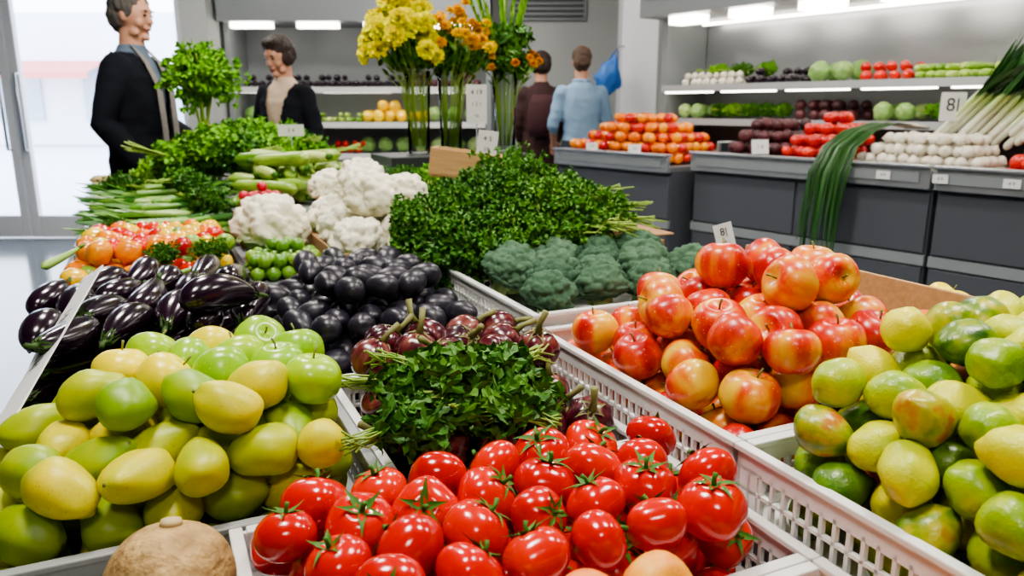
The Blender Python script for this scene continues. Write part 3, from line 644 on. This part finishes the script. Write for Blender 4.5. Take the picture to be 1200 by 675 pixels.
def openbox(b0,b1,a0,a1,z0,h,mat='card',label='',name='cardboard_box',flaps=False):
    w=b1-b0;d=a1-a0;x=w/2;y=d/2;t=.008; mb=MB().box((0,0,t/2),(w,d,t))
    for c,s in(((x-t/2,0,h/2),(t,d,h)),((-x+t/2,0,h/2),(t,d,h)),((0,y-t/2,h/2),(w,t,h)),((0,-y+t/2,h/2),(w,t,h))): mb.box(c,s)
    if flaps: mb.box((x+.02,0,h+.01),(.07,d*.9,.006)).box((0,y+.02,h+.012),(w*.9,.07,.006))
    o=ob(name,mb.mesh(name,mat,False),T((b0+b1)/2,(a0+a1)/2,z0),(0,0,TR),label=label,cat='box'); bev(o,.002,1); return o
openbox(.75,1.38,1.88,2.48,tt,.22,label='open brown cardboard box full of parsley bunches',flaps=True)
pb=[]
for (z,ins) in((.74,.13),(.83,.13),(.92,.13),(.985,.21),(1.02,.27)):
    b=.75+ins
    while b<=1.40-ins+.001:
        a=1.88+ins
        while a<=2.50-ins+.001: pb.append((b,a,z)); a+=.14
        b+=.14
pb+=[(.74,1.87,.88),(.86,1.86,.90),(.98,1.87,.92),(1.1,1.88,.93),(.70,1.97,.88),(.72,2.04,.90),(.66,1.94,.84),(1.0,1.95,.98),(.9,2.0,.98)]
for i,(b,a,z) in enumerate(pb):
    pr=PARF if b<.95 or a<1.95 else PAR[i%3]
    place(pr,T(b+rr.uniform(-.03,.03),a+rr.uniform(-.03,.03),z+rr.uniform(-.015,.03)),Quaternion((0,1,0),rr.uniform(-.15,.2))@qz(-.2+rr.uniform(-.7,.5)),rr.uniform(.85,1.05),'bushy bunch of curly green parsley with pale stems','herbs','parsley bunches in the cardboard box')
riser(.84,1.455,2.92,3.24,tt,1.06,'dgray','vase_stand','dark grey stand block under the flower vases','stand'); vz=1.06
riser(.78,1.40,2.52,2.86,tt,.86,'dgray')
for i in range(16):
    b=.84+.54*(i%6)/5; a=2.58+.20*(i//6)/2+.03*(i%2); z=.90+.04*(i//6)
    place(KAL[i%3] if i%2 else PARF,T(b,a,z),qz(rr.uniform(0,6)),.62,'small bunch of mixed green herbs before the vases','leafy greens','mixed herbs before the vases')
wbx=ob('small_wooden_box',MB().box((0,0,.006),(.25,.10,.012)).box((0,-.045,.05),(.25,.01,.10)).box((0,.045,.05),(.25,.01,.10)).box((-.12,0,.05),(.01,.08,.10)).box((.12,0,.05),(.01,.08,.10)).mesh('small_wooden_box','wood',False),T(1.00,2.55,1.0),qz(-.12)@Quaternion((0,1,0),.12),label='small pale wooden box tilted behind the parsley',cat='box'); bev(wbx,.002)
wb=ob('wooden_board',MB().box((0,0,0),(.012,.56,.115)).mesh('wooden_board','wood',False),T(1.195,1.05,.89),Euler((0,0,TR)).to_quaternion()@Quaternion((0,1,0),.14),label='tan wooden board edging the apple crate',cat='board'); bev(wb,.002)
riser(1.170,1.215,.75,1.31,tt,.832,'card','cardboard_strip','folded cardboard strip standing beside the apple crate','box')
# ------------------------------------------------------------ rear rows
riser(-.26,.43,2.15,2.80,tt,.775); riser(.44,.735,2.10,2.84,tt,.79)
crate(-.25,.21,2.17,2.78,.775,.03,'blackp','shallow black tray of mixed coloured tomatoes',False,'produce_tray')
for i,p in enumerate(heap(-.24,.20,2.18,2.77,.785,.031,dome(.86,.93,.5,.55,3),12,jit=.35,gap=1.06)):
    w=T(*p); u=noise.noise(Vector((p[0]*8+2,p[1]*8,3)))+rr.uniform(-.12,.12)
    if u<-.12: place(CHR,w,qrand(rr),rr.uniform(.8,1.1),'small red tomato in the mixed tray','tomato','red cherry tomatoes in the tray')
    elif u<.10: place(CHO,w,qrand(rr),rr.uniform(.8,1.15),'small orange tomato in the mixed tray','tomato','orange cherry tomatoes in the tray')
    elif u<.34: place(CHY,w,qrand(rr),rr.uniform(.8,1.15),'small yellow tomato in the mixed tray','tomato','yellow cherry tomatoes in the tray')
    else: place(TIL,w,qrand(rr),1.4,'small round green tomato in the mixed tray','tomato','green tomatoes in the tray')
for b,a in((.0,2.2),(.12,2.22),(-.12,2.75)): place(PARF,T(b,a,.87),qz(rr.uniform(0,6)),.35,'sprig of parsley tucked beside the small tomatoes','herbs','parsley sprigs by the tomatoes')
for p in bt(heap(.215,.43,2.16,2.36,.776,.020,dome(.83,.88),13)):
    place(TIL,p,qrand(rr),1,'small green tomatillo piled beside the plums','tomatillo','green tomatillos')
openbox(.445,.735,2.11,2.83,.79,.06,label='shallow cardboard box of cauliflowers')
for i,(b,a,z,s) in enumerate([(.32,2.50,.87,1.38),(.53,2.21,.86,1.0),(.67,2.20,.875,1.0),(.54,2.40,.87,1.05),(.67,2.39,.88,1.0),(.60,2.30,.98,1.05),(.61,2.48,.99,1.0),(.70,2.31,.985,.85),(.55,2.62,.88,1.05),(.69,2.62,.90,1.0),(.64,2.60,1.01,.95),(.56,2.74,.97,.85)]):
    place(CAU[i%3],T(b,a,z),qup(.3,rr),s,'creamy white cauliflower head with pale green leaves' if i in(0,1,8) else 'creamy white trimmed cauliflower head','cauliflower','cauliflower heads',parts=i in(0,1,8))
for p in bt(heap(.24,.42,2.70,2.86,.776,.019,dome(.88,1.0,.5,.5),14)):
    place(RAD,p,qrand(rr),1,'bright pink-red radish in a small pile','radish','red radishes')
riser(-.26,.24,2.82,3.62,tt,.81); riser(.25,.76,2.88,4.28,tt,.88); riser(-.26,.24,3.64,4.28,tt,.86)
for i in range(66):
    L=i//11; b=-.15+.33*(i%11)/10; a=2.96+.12*L+rr.uniform(-.02,.02); z=.832+.014*L+.024*(i%2)
    place(rr.choice(CEL),T(b,a,z),qlie(TR+rr.uniform(-.3,.45)+(pi if i%11<5 else 0),.05),.60,'green celery stalk laid across the stall','celery','celery stalks laid in rows')
for i,(b,a,z) in enumerate([(.14,3.3,.95),(.10,3.48,.96),(-.12,3.5,.94),(.17,3.05,.92)]):
    place(KAL[2],T(b,a,z),qz(rr.uniform(0,6)),.55,'dark leafy celery tops on the stalks','leafy greens','celery tops')
for i,(p,y,pt) in enumerate(lay(.27,.77,2.88,3.46,.88,.30,.028,dome(.98,1.08,.5,.5,4),1.5,5,5,.1)):
    place(ZUC[i%3],p,qlie(y,pt),1,'striped green zucchini in the heap','zucchini','zucchini heap behind the cauliflowers')
for i in range(26):
    b=rr.uniform(.05,.74); a=3.52+.60*rr.random(); z=.96+.16*(1-((b-.4)/.36)**2)*(1-((a-3.85)/.45)**2)
    place(KAL[i%3],T(b,a,z),Quaternion((1,0,0),rr.uniform(-.3,.3))@qz(rr.uniform(0,6.28)),rr.uniform(.75,1),'loose bunch of leafy greens in the tall mound','leafy greens','leafy greens mound')
for i in range(14):
    place(ROO[i%2] if i%4 else CAR[0],T(-.14+.34*(i%5)/4,3.74+.14*(i//5)+rr.uniform(-.02,.02),.885+.02*(i//5)),qlie(TR+rr.uniform(-.2,.2)),1,'long pale root vegetable laid on the stall' if i%4 else 'orange carrot laid among the pale roots','root vegetable','root vegetables at the stall end')
cp=T(.24,4.14,0)
pot=MB().loft([((0,0,0),.07,.07),((0,0,.02),.075,.075),((0,0,.20),.095,.095),((0,0,.22),.1,.1)],24); ob('plant_pot',pot.mesh('plant_pot','white'),(cp.x,cp.y,.88),label='white pot holding the curly kale head',cat='pot')
ko=place(CUR,(cp.x+.01,cp.y,1.40),Quaternion((0,1,0),pi/2)@qz(0),1.12,'tall curly bright green kale head on thick stems','kale')
place(CAR[1],T(.23,3.72,1.12),qlie(2.2,-.6),1,'orange carrot resting on the leafy greens','carrot')
# ------------------------------------------------------------ vases and flowers
def vase(loc,r=.052,h=.33):
    mb=MB(); seg=28; prof=[(0,0),(r*.8,0),(r*.85,.01),(r*.9,h*.5),(r*1.05,h),(r*1.0,h),(r*.84,h*.5),(r*.78,.018),(0,.018)]; vs=[];fs=[]
    for (q,z) in prof:
        for k in range(seg): vs.append((q*math.cos(2*pi*k/seg),q*math.sin(2*pi*k/seg),z))
    for i in range(len(prof)-1):
        for k in range(seg): fs.append((i*seg+k,i*seg+(k+1)%seg,(i+1)*seg+(k+1)%seg,(i+1)*seg+k))
    mb.add(vs,fs); o=ob('glass_vase',mb.mesh('glass_vase','vglass'),loc,label='tall clear glass vase of cut flowers on the dark stand',cat='vase',group='glass vases')
    ob('water',MB().loft([((0,0,.02),r*.76,r*.76),((0,0,h*.5),r*.82,r*.82)],24).mesh('water','water'),parent=o); return o
def bloom(mat,r,n,seed):
    rr=random.Random(seed); mb=MB()
    for i in range(n):
        d=Vector((rr.gauss(0,1),rr.gauss(0,1),abs(rr.gauss(0,1))*1.0-.25)).normalized(); l=r*rr.uniform(.8,1.1); sd=d.cross(Vector((rr.gauss(0,1),rr.gauss(0,1),rr.gauss(0,1)))).normalized()
        pts=[d*l*t+Vector((0,0,-.2*l*t*t)) for t in(.1,.45,.8,1)]; mb.strip(pts,[r*.07,r*.2,r*.22,r*.08],sd,.3)
    return mb.mesh('bloom',mat,False)
BLY=[bloom('yflow',.042,150,i) for i in range(3)]; BLO=[bloom('oflow',.026,80,i) for i in range(3)]; BLR=[bloom('rflow',.024,70,i) for i in range(2)]
def flower(base,tip,bl,s,label,group,rr,spike=False):
    base=Vector(base);tip=Vector(tip); d=tip-base; mid=base+Vector((d.x*.25,d.y*.25,d.z*.6))
    pts=[Vector((0,0,0)),mid-base,d]
    nm='gladiolus_stem' if spike else 'cut_flower'
    w=1 if spike else .55
    o=ob(nm,MB().tube([pts[0],pts[1]*.6,pts[1],(pts[1]+pts[2])*.5,pts[2]],[.0026*w,.0026*w,.0025*w,.0024*w,.0022*w],6).mesh('stem','stemg'),base,label=label,cat='flower',group=group)
    if not spike:
        ob('bloom',bl,d,Vector((d.x,d.y-.08,d.z*.4)).to_track_quat('Z','Y'),s,parent=o)
        lf=MB()
        for k in(.75,.86):
            q=rr.uniform(0,6.28); leafy(lf,pts[1].lerp(pts[2],(k-.6)/.4),(math.cos(q),math.sin(q),.5),.05,.011,rr,.05,4)
        ob('leaves',lf.mesh('leaves','leaf'),parent=o)
    else:
        lf=MB()
        for k in range(22):
            t=.5+.5*k/21; q=rr.uniform(0,6.28); leafy(lf,pts[1].lerp(pts[2],max(0,(t-.5)*2)),(math.cos(q)*.4,math.sin(q)*.4,1),.05*(1.3-t*.7),.009,rr,.03,3)
        ob('buds',lf.mesh('buds','leafl'),parent=o)
vpos=[(-.385,3.24),(-.255,3.28),(-.03,3.30)]
rr=random.Random(77)
for (x,y) in vpos: vase((x,y,vz))
for i in range(52):
    q=rr.uniform(0,6.28); k=math.sqrt(rr.random()); r_=.14*k
    flower((-.385+math.cos(q)*.025,3.24+math.sin(q)*.025,vz+.03),(-.440+math.cos(q)*r_,3.21+math.sin(q)*r_,1.50+.19*(1-k*k)+rr.uniform(-.06,.04)),rr.choice(BLY),rr.uniform(.95,1.2),'cut stem with dense bright yellow bloom','yellow flowers in the vase',rr)
for i in range(50):
    q=rr.uniform(0,6.28); k=math.sqrt(rr.random()); r_=.15*k
    flower((-.255+math.cos(q)*.025,3.28+math.sin(q)*.025,vz+.03),(-.21+math.cos(q)*r_,3.28+math.sin(q)*r_,1.47+.14*(1-k*k)+rr.uniform(-.04,.06)),rr.choice(BLO),rr.uniform(.8,1.1),'cut stem with small orange-yellow bloom','orange flowers in the vase',rr)
for i in range(10):
    q=rr.uniform(0,6.28); flower((-.03+math.cos(q)*.02,3.30+math.sin(q)*.02,vz+.03),(-.05+math.cos(q)*.12,3.3+math.sin(q)*.08,rr.uniform(1.58,1.80)),None,1.2,'tall green gladiolus spike in bud','gladiolus stems in the vase',rr,True)
for i in range(16):
    q=rr.uniform(0,6.28); k=math.sqrt(rr.random()); flower((-.03+math.cos(q)*.02,3.30+math.sin(q)*.02,vz+.03),(.02+math.cos(q)*.13*k,3.3+math.sin(q)*.13*k,1.40+.14*(1-k)),rr.choice(BLR),.8,'cut stem with small rusty orange bloom','rusty flowers in the vase',rr)
for i,(x,y,z) in enumerate([(-.385,3.24,1.45),(-.24,3.30,1.44),(-.03,3.30,1.44),(-.01,3.32,1.53)]):
    pr=bunch('foliage_spray','leafd',80+i,190,.05,.09,.10,.016,2.2,2,.04,.3)
    place(pr,(x,y,z),Quaternion((0,1,0),pi/2),.95,'dark green foliage spray filling the bouquet','foliage','foliage sprays in the vases')
# ------------------------------------------------------------ room shell
def wallbox(name,x0,x1,y0,y1,z0,z1,mat='wall',kind='structure',**k):
    return ob(name,MB().bb(x0,x1,y0,y1,z0,z1).mesh(name,mat,False),kind=kind,**k)
wallbox('floor',-7,6,-3,8.4,-.1,0,'floor'); wallbox('ceiling',-7,6,-3,8.4,3.1,3.2,'ceil')
wallbox('wall_back',-2.78,6,8.2,8.4,0,3.1); wallbox('wall_right',5.9,6,-3,8.2,0,3.1); wallbox('wall_front',-7,6,-3.1,-3,0,3.1)
wallbox('wall_entrance',-7,-2.78,7.4,7.55,2.36,3.1); wallbox('wall_entrance_side',-7,-5.75,7.4,7.55,0,2.36); wallbox('wall_left',-7,-6.9,-3,7.4,0,3.1)
wallbox('wall_pier',-3.0,-2.76,7.3,8.3,0,3.1)
wallbox('wall_column',.98,1.30,7.15,7.45,0,3.1,'frame')
wallbox('baseboard_back',-2.76,6,8.18,8.2,0,.1,'lgray')
def doorleaf(name,x0,x1,handle=None):
    mb=MB(); fw=.085; y0,y1=7.42,7.49
    mb.bb(x0,x0+fw,y0,y1,.01,2.35).bb(x1-fw,x1,y0,y1,.01,2.35).bb(x0+fw,x1-fw,y0,y1,.01,.22).bb(x0+fw,x1-fw,y0,y1,2.25,2.35)
    o=ob(name,mb.mesh(name,'frame',False),kind='structure'); bev(o,.006)
    ob('pane',MB().bb(x0+fw,x1-fw,7.45,7.46,.22,2.25).mesh('pane','glass',False),parent=o)
    if handle is not None: ob('handle',MB().tube([(handle,7.41,.85),(handle,7.36,.85),(handle,7.36,1.55),(handle,7.41,1.55)],.014,8).mesh('handle','steel'),parent=o)
doorleaf('door_1',-5.74,-4.69,-4.76); doorleaf('door_2',-4.68,-3.53,-4.60); doorleaf('window_1',-3.50,-3.01)
ob('street_paving',MB().bb(-30,12,8.5,40,-.12,-.02).mesh('street_paving','road',False),kind='structure')
bl=ob('street_building',MB().bb(-34,-4,26,28,0,4.2).mesh('street_building','bld',False),label='pale building across the street seen through the doors',cat='building')
for i in range(9):
    x=-32+i*3; ob('building_window',MB().bb(x,x+1.6,25.9,25.99,.8,2.6).mesh('building_window','bwin',False),parent=bl)
ob('awning',MB().add([(-16,24.4,2.3),(-13,24.4,2.3),(-13,25.9,2.7),(-16,25.9,2.7),(-16,24.4,2.1),(-13,24.4,2.1)],[(0,1,2,3),(4,5,1,0)]).mesh('awning','redp',False),parent=bl)
# ceiling lamps
for i,(x,y,pw) in enumerate([(-.5,.9,46),(1.0,1.3,40),(-1.2,3.0,54),(.7,3.6,46),(-2.6,5.6,46),(1.8,5.8,34),(-.6,6.4,48),(2.6,2.2,30),(.2,-1.2,22)]):
    o=ob('ceiling_lamp',MB().bb(-.32,.32,-.32,.32,-.05,0).mesh('ceiling_lamp','frame',False),(x,y,3.098),label='square white ceiling lamp panel',cat='lamp',group='ceiling lamps')
    ob('diffuser',MB().bb(-.28,.28,-.28,.28,-.056,-.051).mesh('diffuser','lamp',False),parent=o)
    l=bpy.data.lights.new('lamp_light','AREA'); l.shape='SQUARE'; l.size=.42; l.energy=pw; l.color=(1,.95,.87); lo=bpy.data.objects.new('lamp_light',l); COL.objects.link(lo); lo.location=(0,0,-.07); lo.parent=o
# ------------------------------------------------------------ back refrigerator
x0,x1=-2.72,-.2
fr=ob('open_refrigerator',MB().bb(x0,x1,8.08,8.18,.1,2.5).bb(x0,x0+.05,7.6,8.08,.1,2.5).bb(x1-.05,x1,7.6,8.08,.1,2.5).bb(x0+.05,x1-.05,7.58,8.08,.1,.55).mesh('open_refrigerator','lgray',False),label='long grey open refrigerator with produce shelves',cat='refrigerator')
ob('canopy',MB().bb(x0,x1,7.45,8.08,2.02,2.5).mesh('canopy','lgray',False),parent=fr)
for z in(.80,1.10,1.43):
    ob('shelf',MB().bb(x0+.06,x1-.06,7.62,8.07,z-.03,z).mesh('shelf','shelf',False),parent=fr); ob('price_rail',MB().bb(x0+.06,x1-.06,7.60,7.618,z-.05,z+.005).mesh('price_rail','paper',False),parent=fr)
for i in range(4): ob('light_tube',MB().bb(x0+.1+i*.62,x0+.48+i*.62,7.50,7.60,1.965,2.015).mesh('light_tube','tube',False),parent=fr)
for i in range(3): ob('light_tube',MB().bb(x0+.1+i*.8,x0+.75+i*.8,7.66,7.69,1.38,1.398).mesh('light_tube','tube',False),parent=fr)
for z,kinds in((1.43,[DEG,DEG,BEE]),(1.10,[CAB,SZ,CHY,CAB]),(.80,[BTOM,CAB])):
    x=x0+.16; k=0; r2=random.Random(int(z*100))
    while x<x1-.14:
        kd=kinds[min(len(kinds)-1,int((x-x0)/(x1-x0)*len(kinds)))]
        w={'cabbage':.18,'zucchini':.06,'eggplant':.075,'beet':.08,'yellow_cherry_tomato':.11,'round_tomato':.08}[kd[0]]
        s=2.0 if kd is CHY else 1
        zz={'cabbage':.08,'zucchini':.026,'eggplant':.034,'beet':.038,'yellow_cherry_tomato':.055,'round_tomato':.034}[kd[0]]
        nm={'yellow_cherry_tomato':('round yellow squash on the refrigerator shelf','squash')}.get(kd[0],(kd[0].replace('_',' ')+' lying on the refrigerator shelf',kd[0].split('_')[-1]))
        for yy,lv in (((7.70,0),(7.90,0),(7.75,1)) if w<.15 else ((7.80,0),)):
            if lv and r2.random()<.3: continue
            q=qlie(pi/2+r2.uniform(-.25,.25),0) if kd[0] in('zucchini','eggplant') else qrand(r2)
            place(kd,(x+lv*w*.5+r2.uniform(-.008,.008),yy+r2.uniform(-.02,.02),z+zz*(1+1.7*lv)+.002),q,s*r2.uniform(.88,1.0),nm[0],nm[1],kd[0].replace('_',' ')+' row in the open refrigerator',parts=False)
        x+=w
# ------------------------------------------------------------ right counters
def cob(name,mb,mat,parent=None,**k):
    if parent is None: return ob(name,mb.mesh(name,mat,False),mat=CM,**k)
    return ob(name,mb.mesh(name,mat,False),parent=parent,**k)
def counter(s0,s1,n0,n1,zt,label):
    o=cob('display_counter',MB().bb(n0+.05,n1,s0,s1,.08,zt-.10),'gray',label=label,cat='counter'); 
    cob('plinth',MB().bb(n0+.10,n1-.02,s0+.02,s1-.02,0,.08),'dgray',o)
    m=MB().bb(n0,n0+.03,s0,s1,zt-.10,zt).bb(n0+.03,n1,s0,s1,zt-.10,zt-.06).bb(n0-.02,n0+.05,s0,s1,zt,zt+.015); bev(cob('steel_rim',m,'steel',o),.004)
    cob('bumper_rail',MB().bb(n0+.03,n0+.05,s0,s1,.50,.55),'lgray',o)
    L=s1-s0; k=max(1,round(L/.8))
    for i in range(k):
        a=s0+L*i/k+.01; b=s0+L*(i+1)/k-.01; bev(cob('front_panel',MB().bb(n0+.035,n0+.05,a,b,.12,.49),'gray',o),.003); bev(cob('front_panel',MB().bb(n0+.035,n0+.05,a,b,.56,zt-.12),'gray',o),.003)
    bev(cob('price_rail',MB().bb(n0-.006,n0-.001,s0+.05,s1-.05,zt-.07,zt-.02),'lgray',o),.001)
    return o
counter(-1.4,.38,0,.62,.97,'grey refrigerated counter unit with steel rim and bumper rail'); counter(.40,1.84,0,.62,.97,'grey refrigerated counter unit with hanging leeks over its rim')
counter(1.92,3.0,-.12,.50,.95,'grey counter unit heaped with orange tomatoes')
uc=cob('refrigerated_shelf_case',MB().bb(1.10,1.18,-1.4,2.72,0.08,2.45).bb(.66,1.10,2.66,2.72,.08,2.45).bb(.66,1.10,-1.4,-1.34,.08,2.45).bb(.66,1.10,-1.34,2.66,.08,.95),'lgray',label='tall open refrigerated shelf case behind the grey counters',cat='refrigerator')
cob('canopy',MB().bb(.42,1.10,-1.4,2.72,1.86,2.45),'lgray',uc)
m=MB()
for i in range(9): m.bb(.405,.418,-1.35,2.66,1.98+i*.05,2.0+i*.05)
cob('vent_louvre',m,'dgray',uc)
cob('back_panel',MB().bb(1.085,1.098,-1.33,2.65,1.40,1.85),'steel',uc)
for z,n in((1.39,.62),(1.16,.66)):
    cob('shelf',MB().bb(n,1.08,-1.33,2.65,z-.025,z),'shelf',uc); cob('price_rail',MB().bb(n-.02,n-.002,-1.33,2.65,z-.035,z+.010),'shelf',uc)
for i in range(8):
    cob('light_tube',MB().bb(.47,.60,-1.25+i*.50,-1.25+i*.50+.24,1.80,1.855),'tube',uc)
    cob('light_tube',MB().bb(.63,.655,-1.28+i*.50,-1.28+i*.50+.42,1.345,1.362),'tube',uc)
cob('light_strip',MB().bb(.95,.98,-1.3,2.6,1.83,1.85),'tube',uc)
rr=random.Random(21)
def cplace(proto,n,s,z,q,sc,label,cat,group,parts=False): return place(proto,C(n,s,z),q,sc,label,cat,group,parts)
def cheap(proto,n0,n1,s0,s1,z0,r,zl,zp,label,cat,group,sc=1,seed=1,flat=.5,alt=None):
    for p in heap(n0,n1,s0,s1,z0,r,dome(zl,zp,flat,.5,3),seed,jit=.25):
        k=rr.uniform(.9,1.05)
        if alt and rr.random()<.4: cplace(alt[0],p[0],p[1],p[2],qrand(rr),sc*k,*alt[1:])
        else: cplace(proto,p[0],p[1],p[2],qrand(rr),sc*k,label,cat,group)
zt=.91
cheap(BORG,-.06,.48,1.95,2.96,.895,.0365,1.0,1.22,'orange tomato heaped on the far counter','tomato','orange tomatoes on the far counter',seed=3,flat=.6,alt=(BTOM,'red tomato heaped on the far counter','tomato','red tomatoes on the far counter'))
cheap(BEE,.06,.60,1.28,1.68,zt,.039,1.02,1.20,'dark red beet on the counter deck','beet','beets on the counter',seed=5,flat=.7)
cheap(BTOM,.06,.60,.98,1.27,zt,.0365,1.02,1.22,'shiny red tomato on the counter deck','tomato','red tomatoes on the counter',seed=6,flat=.7)
cheap(GAR,.06,.46,.22,.84,zt,.0305,1.02,1.16,'small white onion bulb on the counter deck','onion','white onions on the counter',seed=7,flat=.7)
cheap(BTOM,.06,.56,-.22,.19,zt,.0365,1.0,1.12,'shiny red tomato at the counter end','tomato','tomatoes at the counter end',seed=8,flat=.6)
for i in range(30):
    s=.02+.40*((i%15)/14); place(LEE[i%3],C(.40+.07*(i//15)+rr.uniform(-.03,.03),s,1.27+.06*(i//15)+rr.uniform(-.02,.04)),(Vector((.30,-.45-.25*rr.random(),.72))).to_track_quat('Z','Y')@qz(rr.uniform(0,6)),.92,'long leek leaning upright on the counter','leek','leeks leaning against the shelf case')
for i in range(22):
    ds=(i-10.5)*.0095; mb=MB(); dn=.014*(i%3); sw=rr.uniform(-.03,.03)
    ctl=[(.42,.78+ds*.6,1.16),(.28,.80+ds*.7,1.17),(.12,.84+ds*.8,1.13),(.0-dn*.3,.87+ds*.9,1.05),(-.045-dn,.89+ds,.92),(-.055-dn,.91+ds+sw*.5,.72),(-.05-dn,.93+ds+sw,.44+rr.uniform(-.02,.16))]
    w=[.005,.006,.007,.008,.009,.008,.002]; pts=[C(*c) for c in ctl]; mb.strip(pts,w,Vector((-.6+rr.uniform(-.9,.9),.8+rr.uniform(-.5,.5),0)),.5)
    c0=pts[0]; mb.v=[tuple(Vector(v)-c0) for v in mb.v]
    o=ob('leek',mb.mesh('leek_leaf','leekleaf'),c0,label='long green leek leaf hanging over the counter rim',cat='leek',group='leeks hanging over the counter')
    sd=MB().tube([(0,0,0),C(.50,.775+ds*.6,1.15)-c0,C(.58,.77+ds*.6,1.14)-c0],[.006,.008,.009],10); ob('shank',sd.mesh('shank','garlic'),parent=o)
def shelfrow(z,items):
    for (s0,s1,proto,step,zz,sc,lie,label,cat,grp) in items:
        s=s0+step/2
        while s<s1-step/3:
            for n in((.74,.92) if step<.16 else (.80,1.0)): 
                q=qlie(CR+rr.uniform(-.3,.3)) if lie else qrand(rr)
                place(proto,C(n+rr.uniform(-.02,.02),s,z+zz+.001),q,sc*rr.uniform(.85,1.02),label,cat,grp,parts=False)
                if step<.1 and rr.random()<.8: place(proto,C(n+.05,s+step*.5,z+zz*2.6),q,sc*rr.uniform(.85,1),label,cat,grp,parts=False)
            s+=step
shelfrow(1.39,[(2.05,2.6,GAR,.065,.028,1.0,False,'white onion on the upper shelf','onion','onions on the upper shelf'),
 (1.62,2.03,DEG,.08,.034,1,True,'dark eggplant on the upper shelf','eggplant','eggplants on the upper shelf'),
 (1.25,1.62,CAB,.15,.07,.85,False,'pale green cabbage on the upper shelf','cabbage','cabbages on the upper shelf'),
 (.90,1.22,BTOM,.078,.034,1,False,'red tomato on the upper shelf','tomato','tomatoes on the upper shelf'),
 (-.3,.88,SZ,.055,.026,1.1,True,'pale green zucchini on the upper shelf','zucchini','zucchini on the upper shelf')])
shelfrow(1.16,[(2.35,2.6,CAB,.13,.06,.7,False,'leafy cabbage on the middle shelf','cabbage','cabbages on the middle shelf'),
 (1.2,1.68,BEE,.085,.038,1,False,'dark beet on the middle shelf','beet','beets on the middle shelf'),
 (.85,1.15,CAB,.13,.06,.7,False,'leafy cabbage on the middle shelf','cabbage','cabbages on the middle shelf'),
 (.1,.58,PLU[0],.075,.034,1,False,'dark plum on the middle shelf','plum','plums on the middle shelf')])
for s in(2.27,2.14,2.01,1.88,1.76,.76,.64): place(KAL[int(s*100)%3],C(.80,s,1.23),qz(rr.uniform(0,6)),.5,'small leafy lettuce bunch on the middle shelf','lettuce','lettuce bunches on the middle shelf')
for s in(1.95,2.15,2.35): place(KAL[int(s*100)%3],C(.86,s,1.50),qz(rr.uniform(0,6)),.5,'small leafy lettuce bunch on the upper shelf','lettuce','lettuce bunches on the upper shelf')
sb=ob('counter_scale',MB().bb(-.09,.09,-.07,.07,0,.05).bb(-.07,.07,-.01,.01,.05,.13).mesh('counter_scale','steel',False),C(.25,1.77,.911),(0,0,.4),label='small grey weighing scale on the counter corner',cat='scale'); bev(sb,.008); ob('display',MB().bb(-.05,.05,-.014,-.011,.07,.12).mesh('display','dgray',False),parent=sb)
bg=MB().ball(lambda d:Vector((d.x*(.10-.05*d.z)*(1+.5*noise.noise(d*2.5)),d.y*.045*(1+.5*noise.noise(d*3)),d.z*.17*(1+.25*noise.noise(d*2)))),28,18)
bo=ob('blue_bag',bg.mesh('blue_bag','blue'),(.86,7.04,1.52),(0,.3,.2),label='crumpled blue plastic bag hanging on the white column',cat='bag')
ob('handle',MB().tube([(-.04,0,.12),(-.02,0,.2),(.0,0,.235),(.02,0,.2),(.04,0,.12)],.006,6).mesh('handle','blue'),parent=bo)
ob('bag_hook',MB().tube([(1.0,7.15,1.77),(.95,7.06,1.77),(.925,7.04,1.745)],.006,6).mesh('bag_hook','steel'),label='small steel hook holding the blue bag',cat='hook')
v=ob('wall_vent',MB().bb(.0,.75,8.17,8.198,2.1,2.6).mesh('wall_vent','lgray',False),label='grey louvred air vent on the back wall',cat='vent'); m=MB()
for i in range(9): m.bb(.03,.72,8.155,8.168,2.13+i*.05,2.15+i*.05)
ob('louvre',m.mesh('louvre','dgray',False),parent=v)
# brown melon
riser(-.25,.03,.52,.905,tt,.71,'grayp','upturned_crate','grey upturned crate carrying a netted melon','crate')
me=blob_proto('netted_melon','melon',1,1,.88,.066,seed=4,nu=36,nv=24); 
c=MB(); c.tube([(0,0,.055),(0,0,.062)],[.012,.010],12)
place((me[0],me[1],[('stem_scar',c.mesh('stem_scar','pot'))]),T(-.025,.80,.71+.058),Quaternion((1,0,0),-.25),1,'round brown netted melon in front of the mangoes','melon')
# ------------------------------------------------------------ world & camera
w=bpy.data.worlds.new('World'); SC.world=w; w.use_nodes=True; nt=w.node_tree; bg=nt.nodes['Background']
tc=_n(nt,'ShaderNodeTexCoord'); sx=_n(nt,'ShaderNodeSeparateXYZ'); nt.links.new(tc.outputs['Generated'],sx.inputs[0])
cr=_n(nt,'ShaderNodeValToRGB'); cr.color_ramp.elements[0].position=0; cr.color_ramp.elements[0].color=(.9,.94,1,1); cr.color_ramp.elements[1].color=(.6,.75,1,1)
nt.links.new(sx.outputs[2],cr.inputs[0]); nt.links.new(cr.outputs[0],bg.inputs[0]); bg.inputs[1].default_value=7
cam=bpy.data.cameras.new('camera'); co=bpy.data.objects.new('camera',cam); COL.objects.link(co); co.location=(0,0,1.25); co.rotation_euler=(math.radians(90-13.28),0,0)
cam.lens=27; cam.sensor_width=36; cam.dof.use_dof=True; cam.dof.focus_distance=1.15; cam.dof.aperture_fstop=5.6; cam.clip_start=.02
SC.camera=co
try: SC.view_settings.look='AgX - Medium High Contrast'
except Exception as e: print(e)
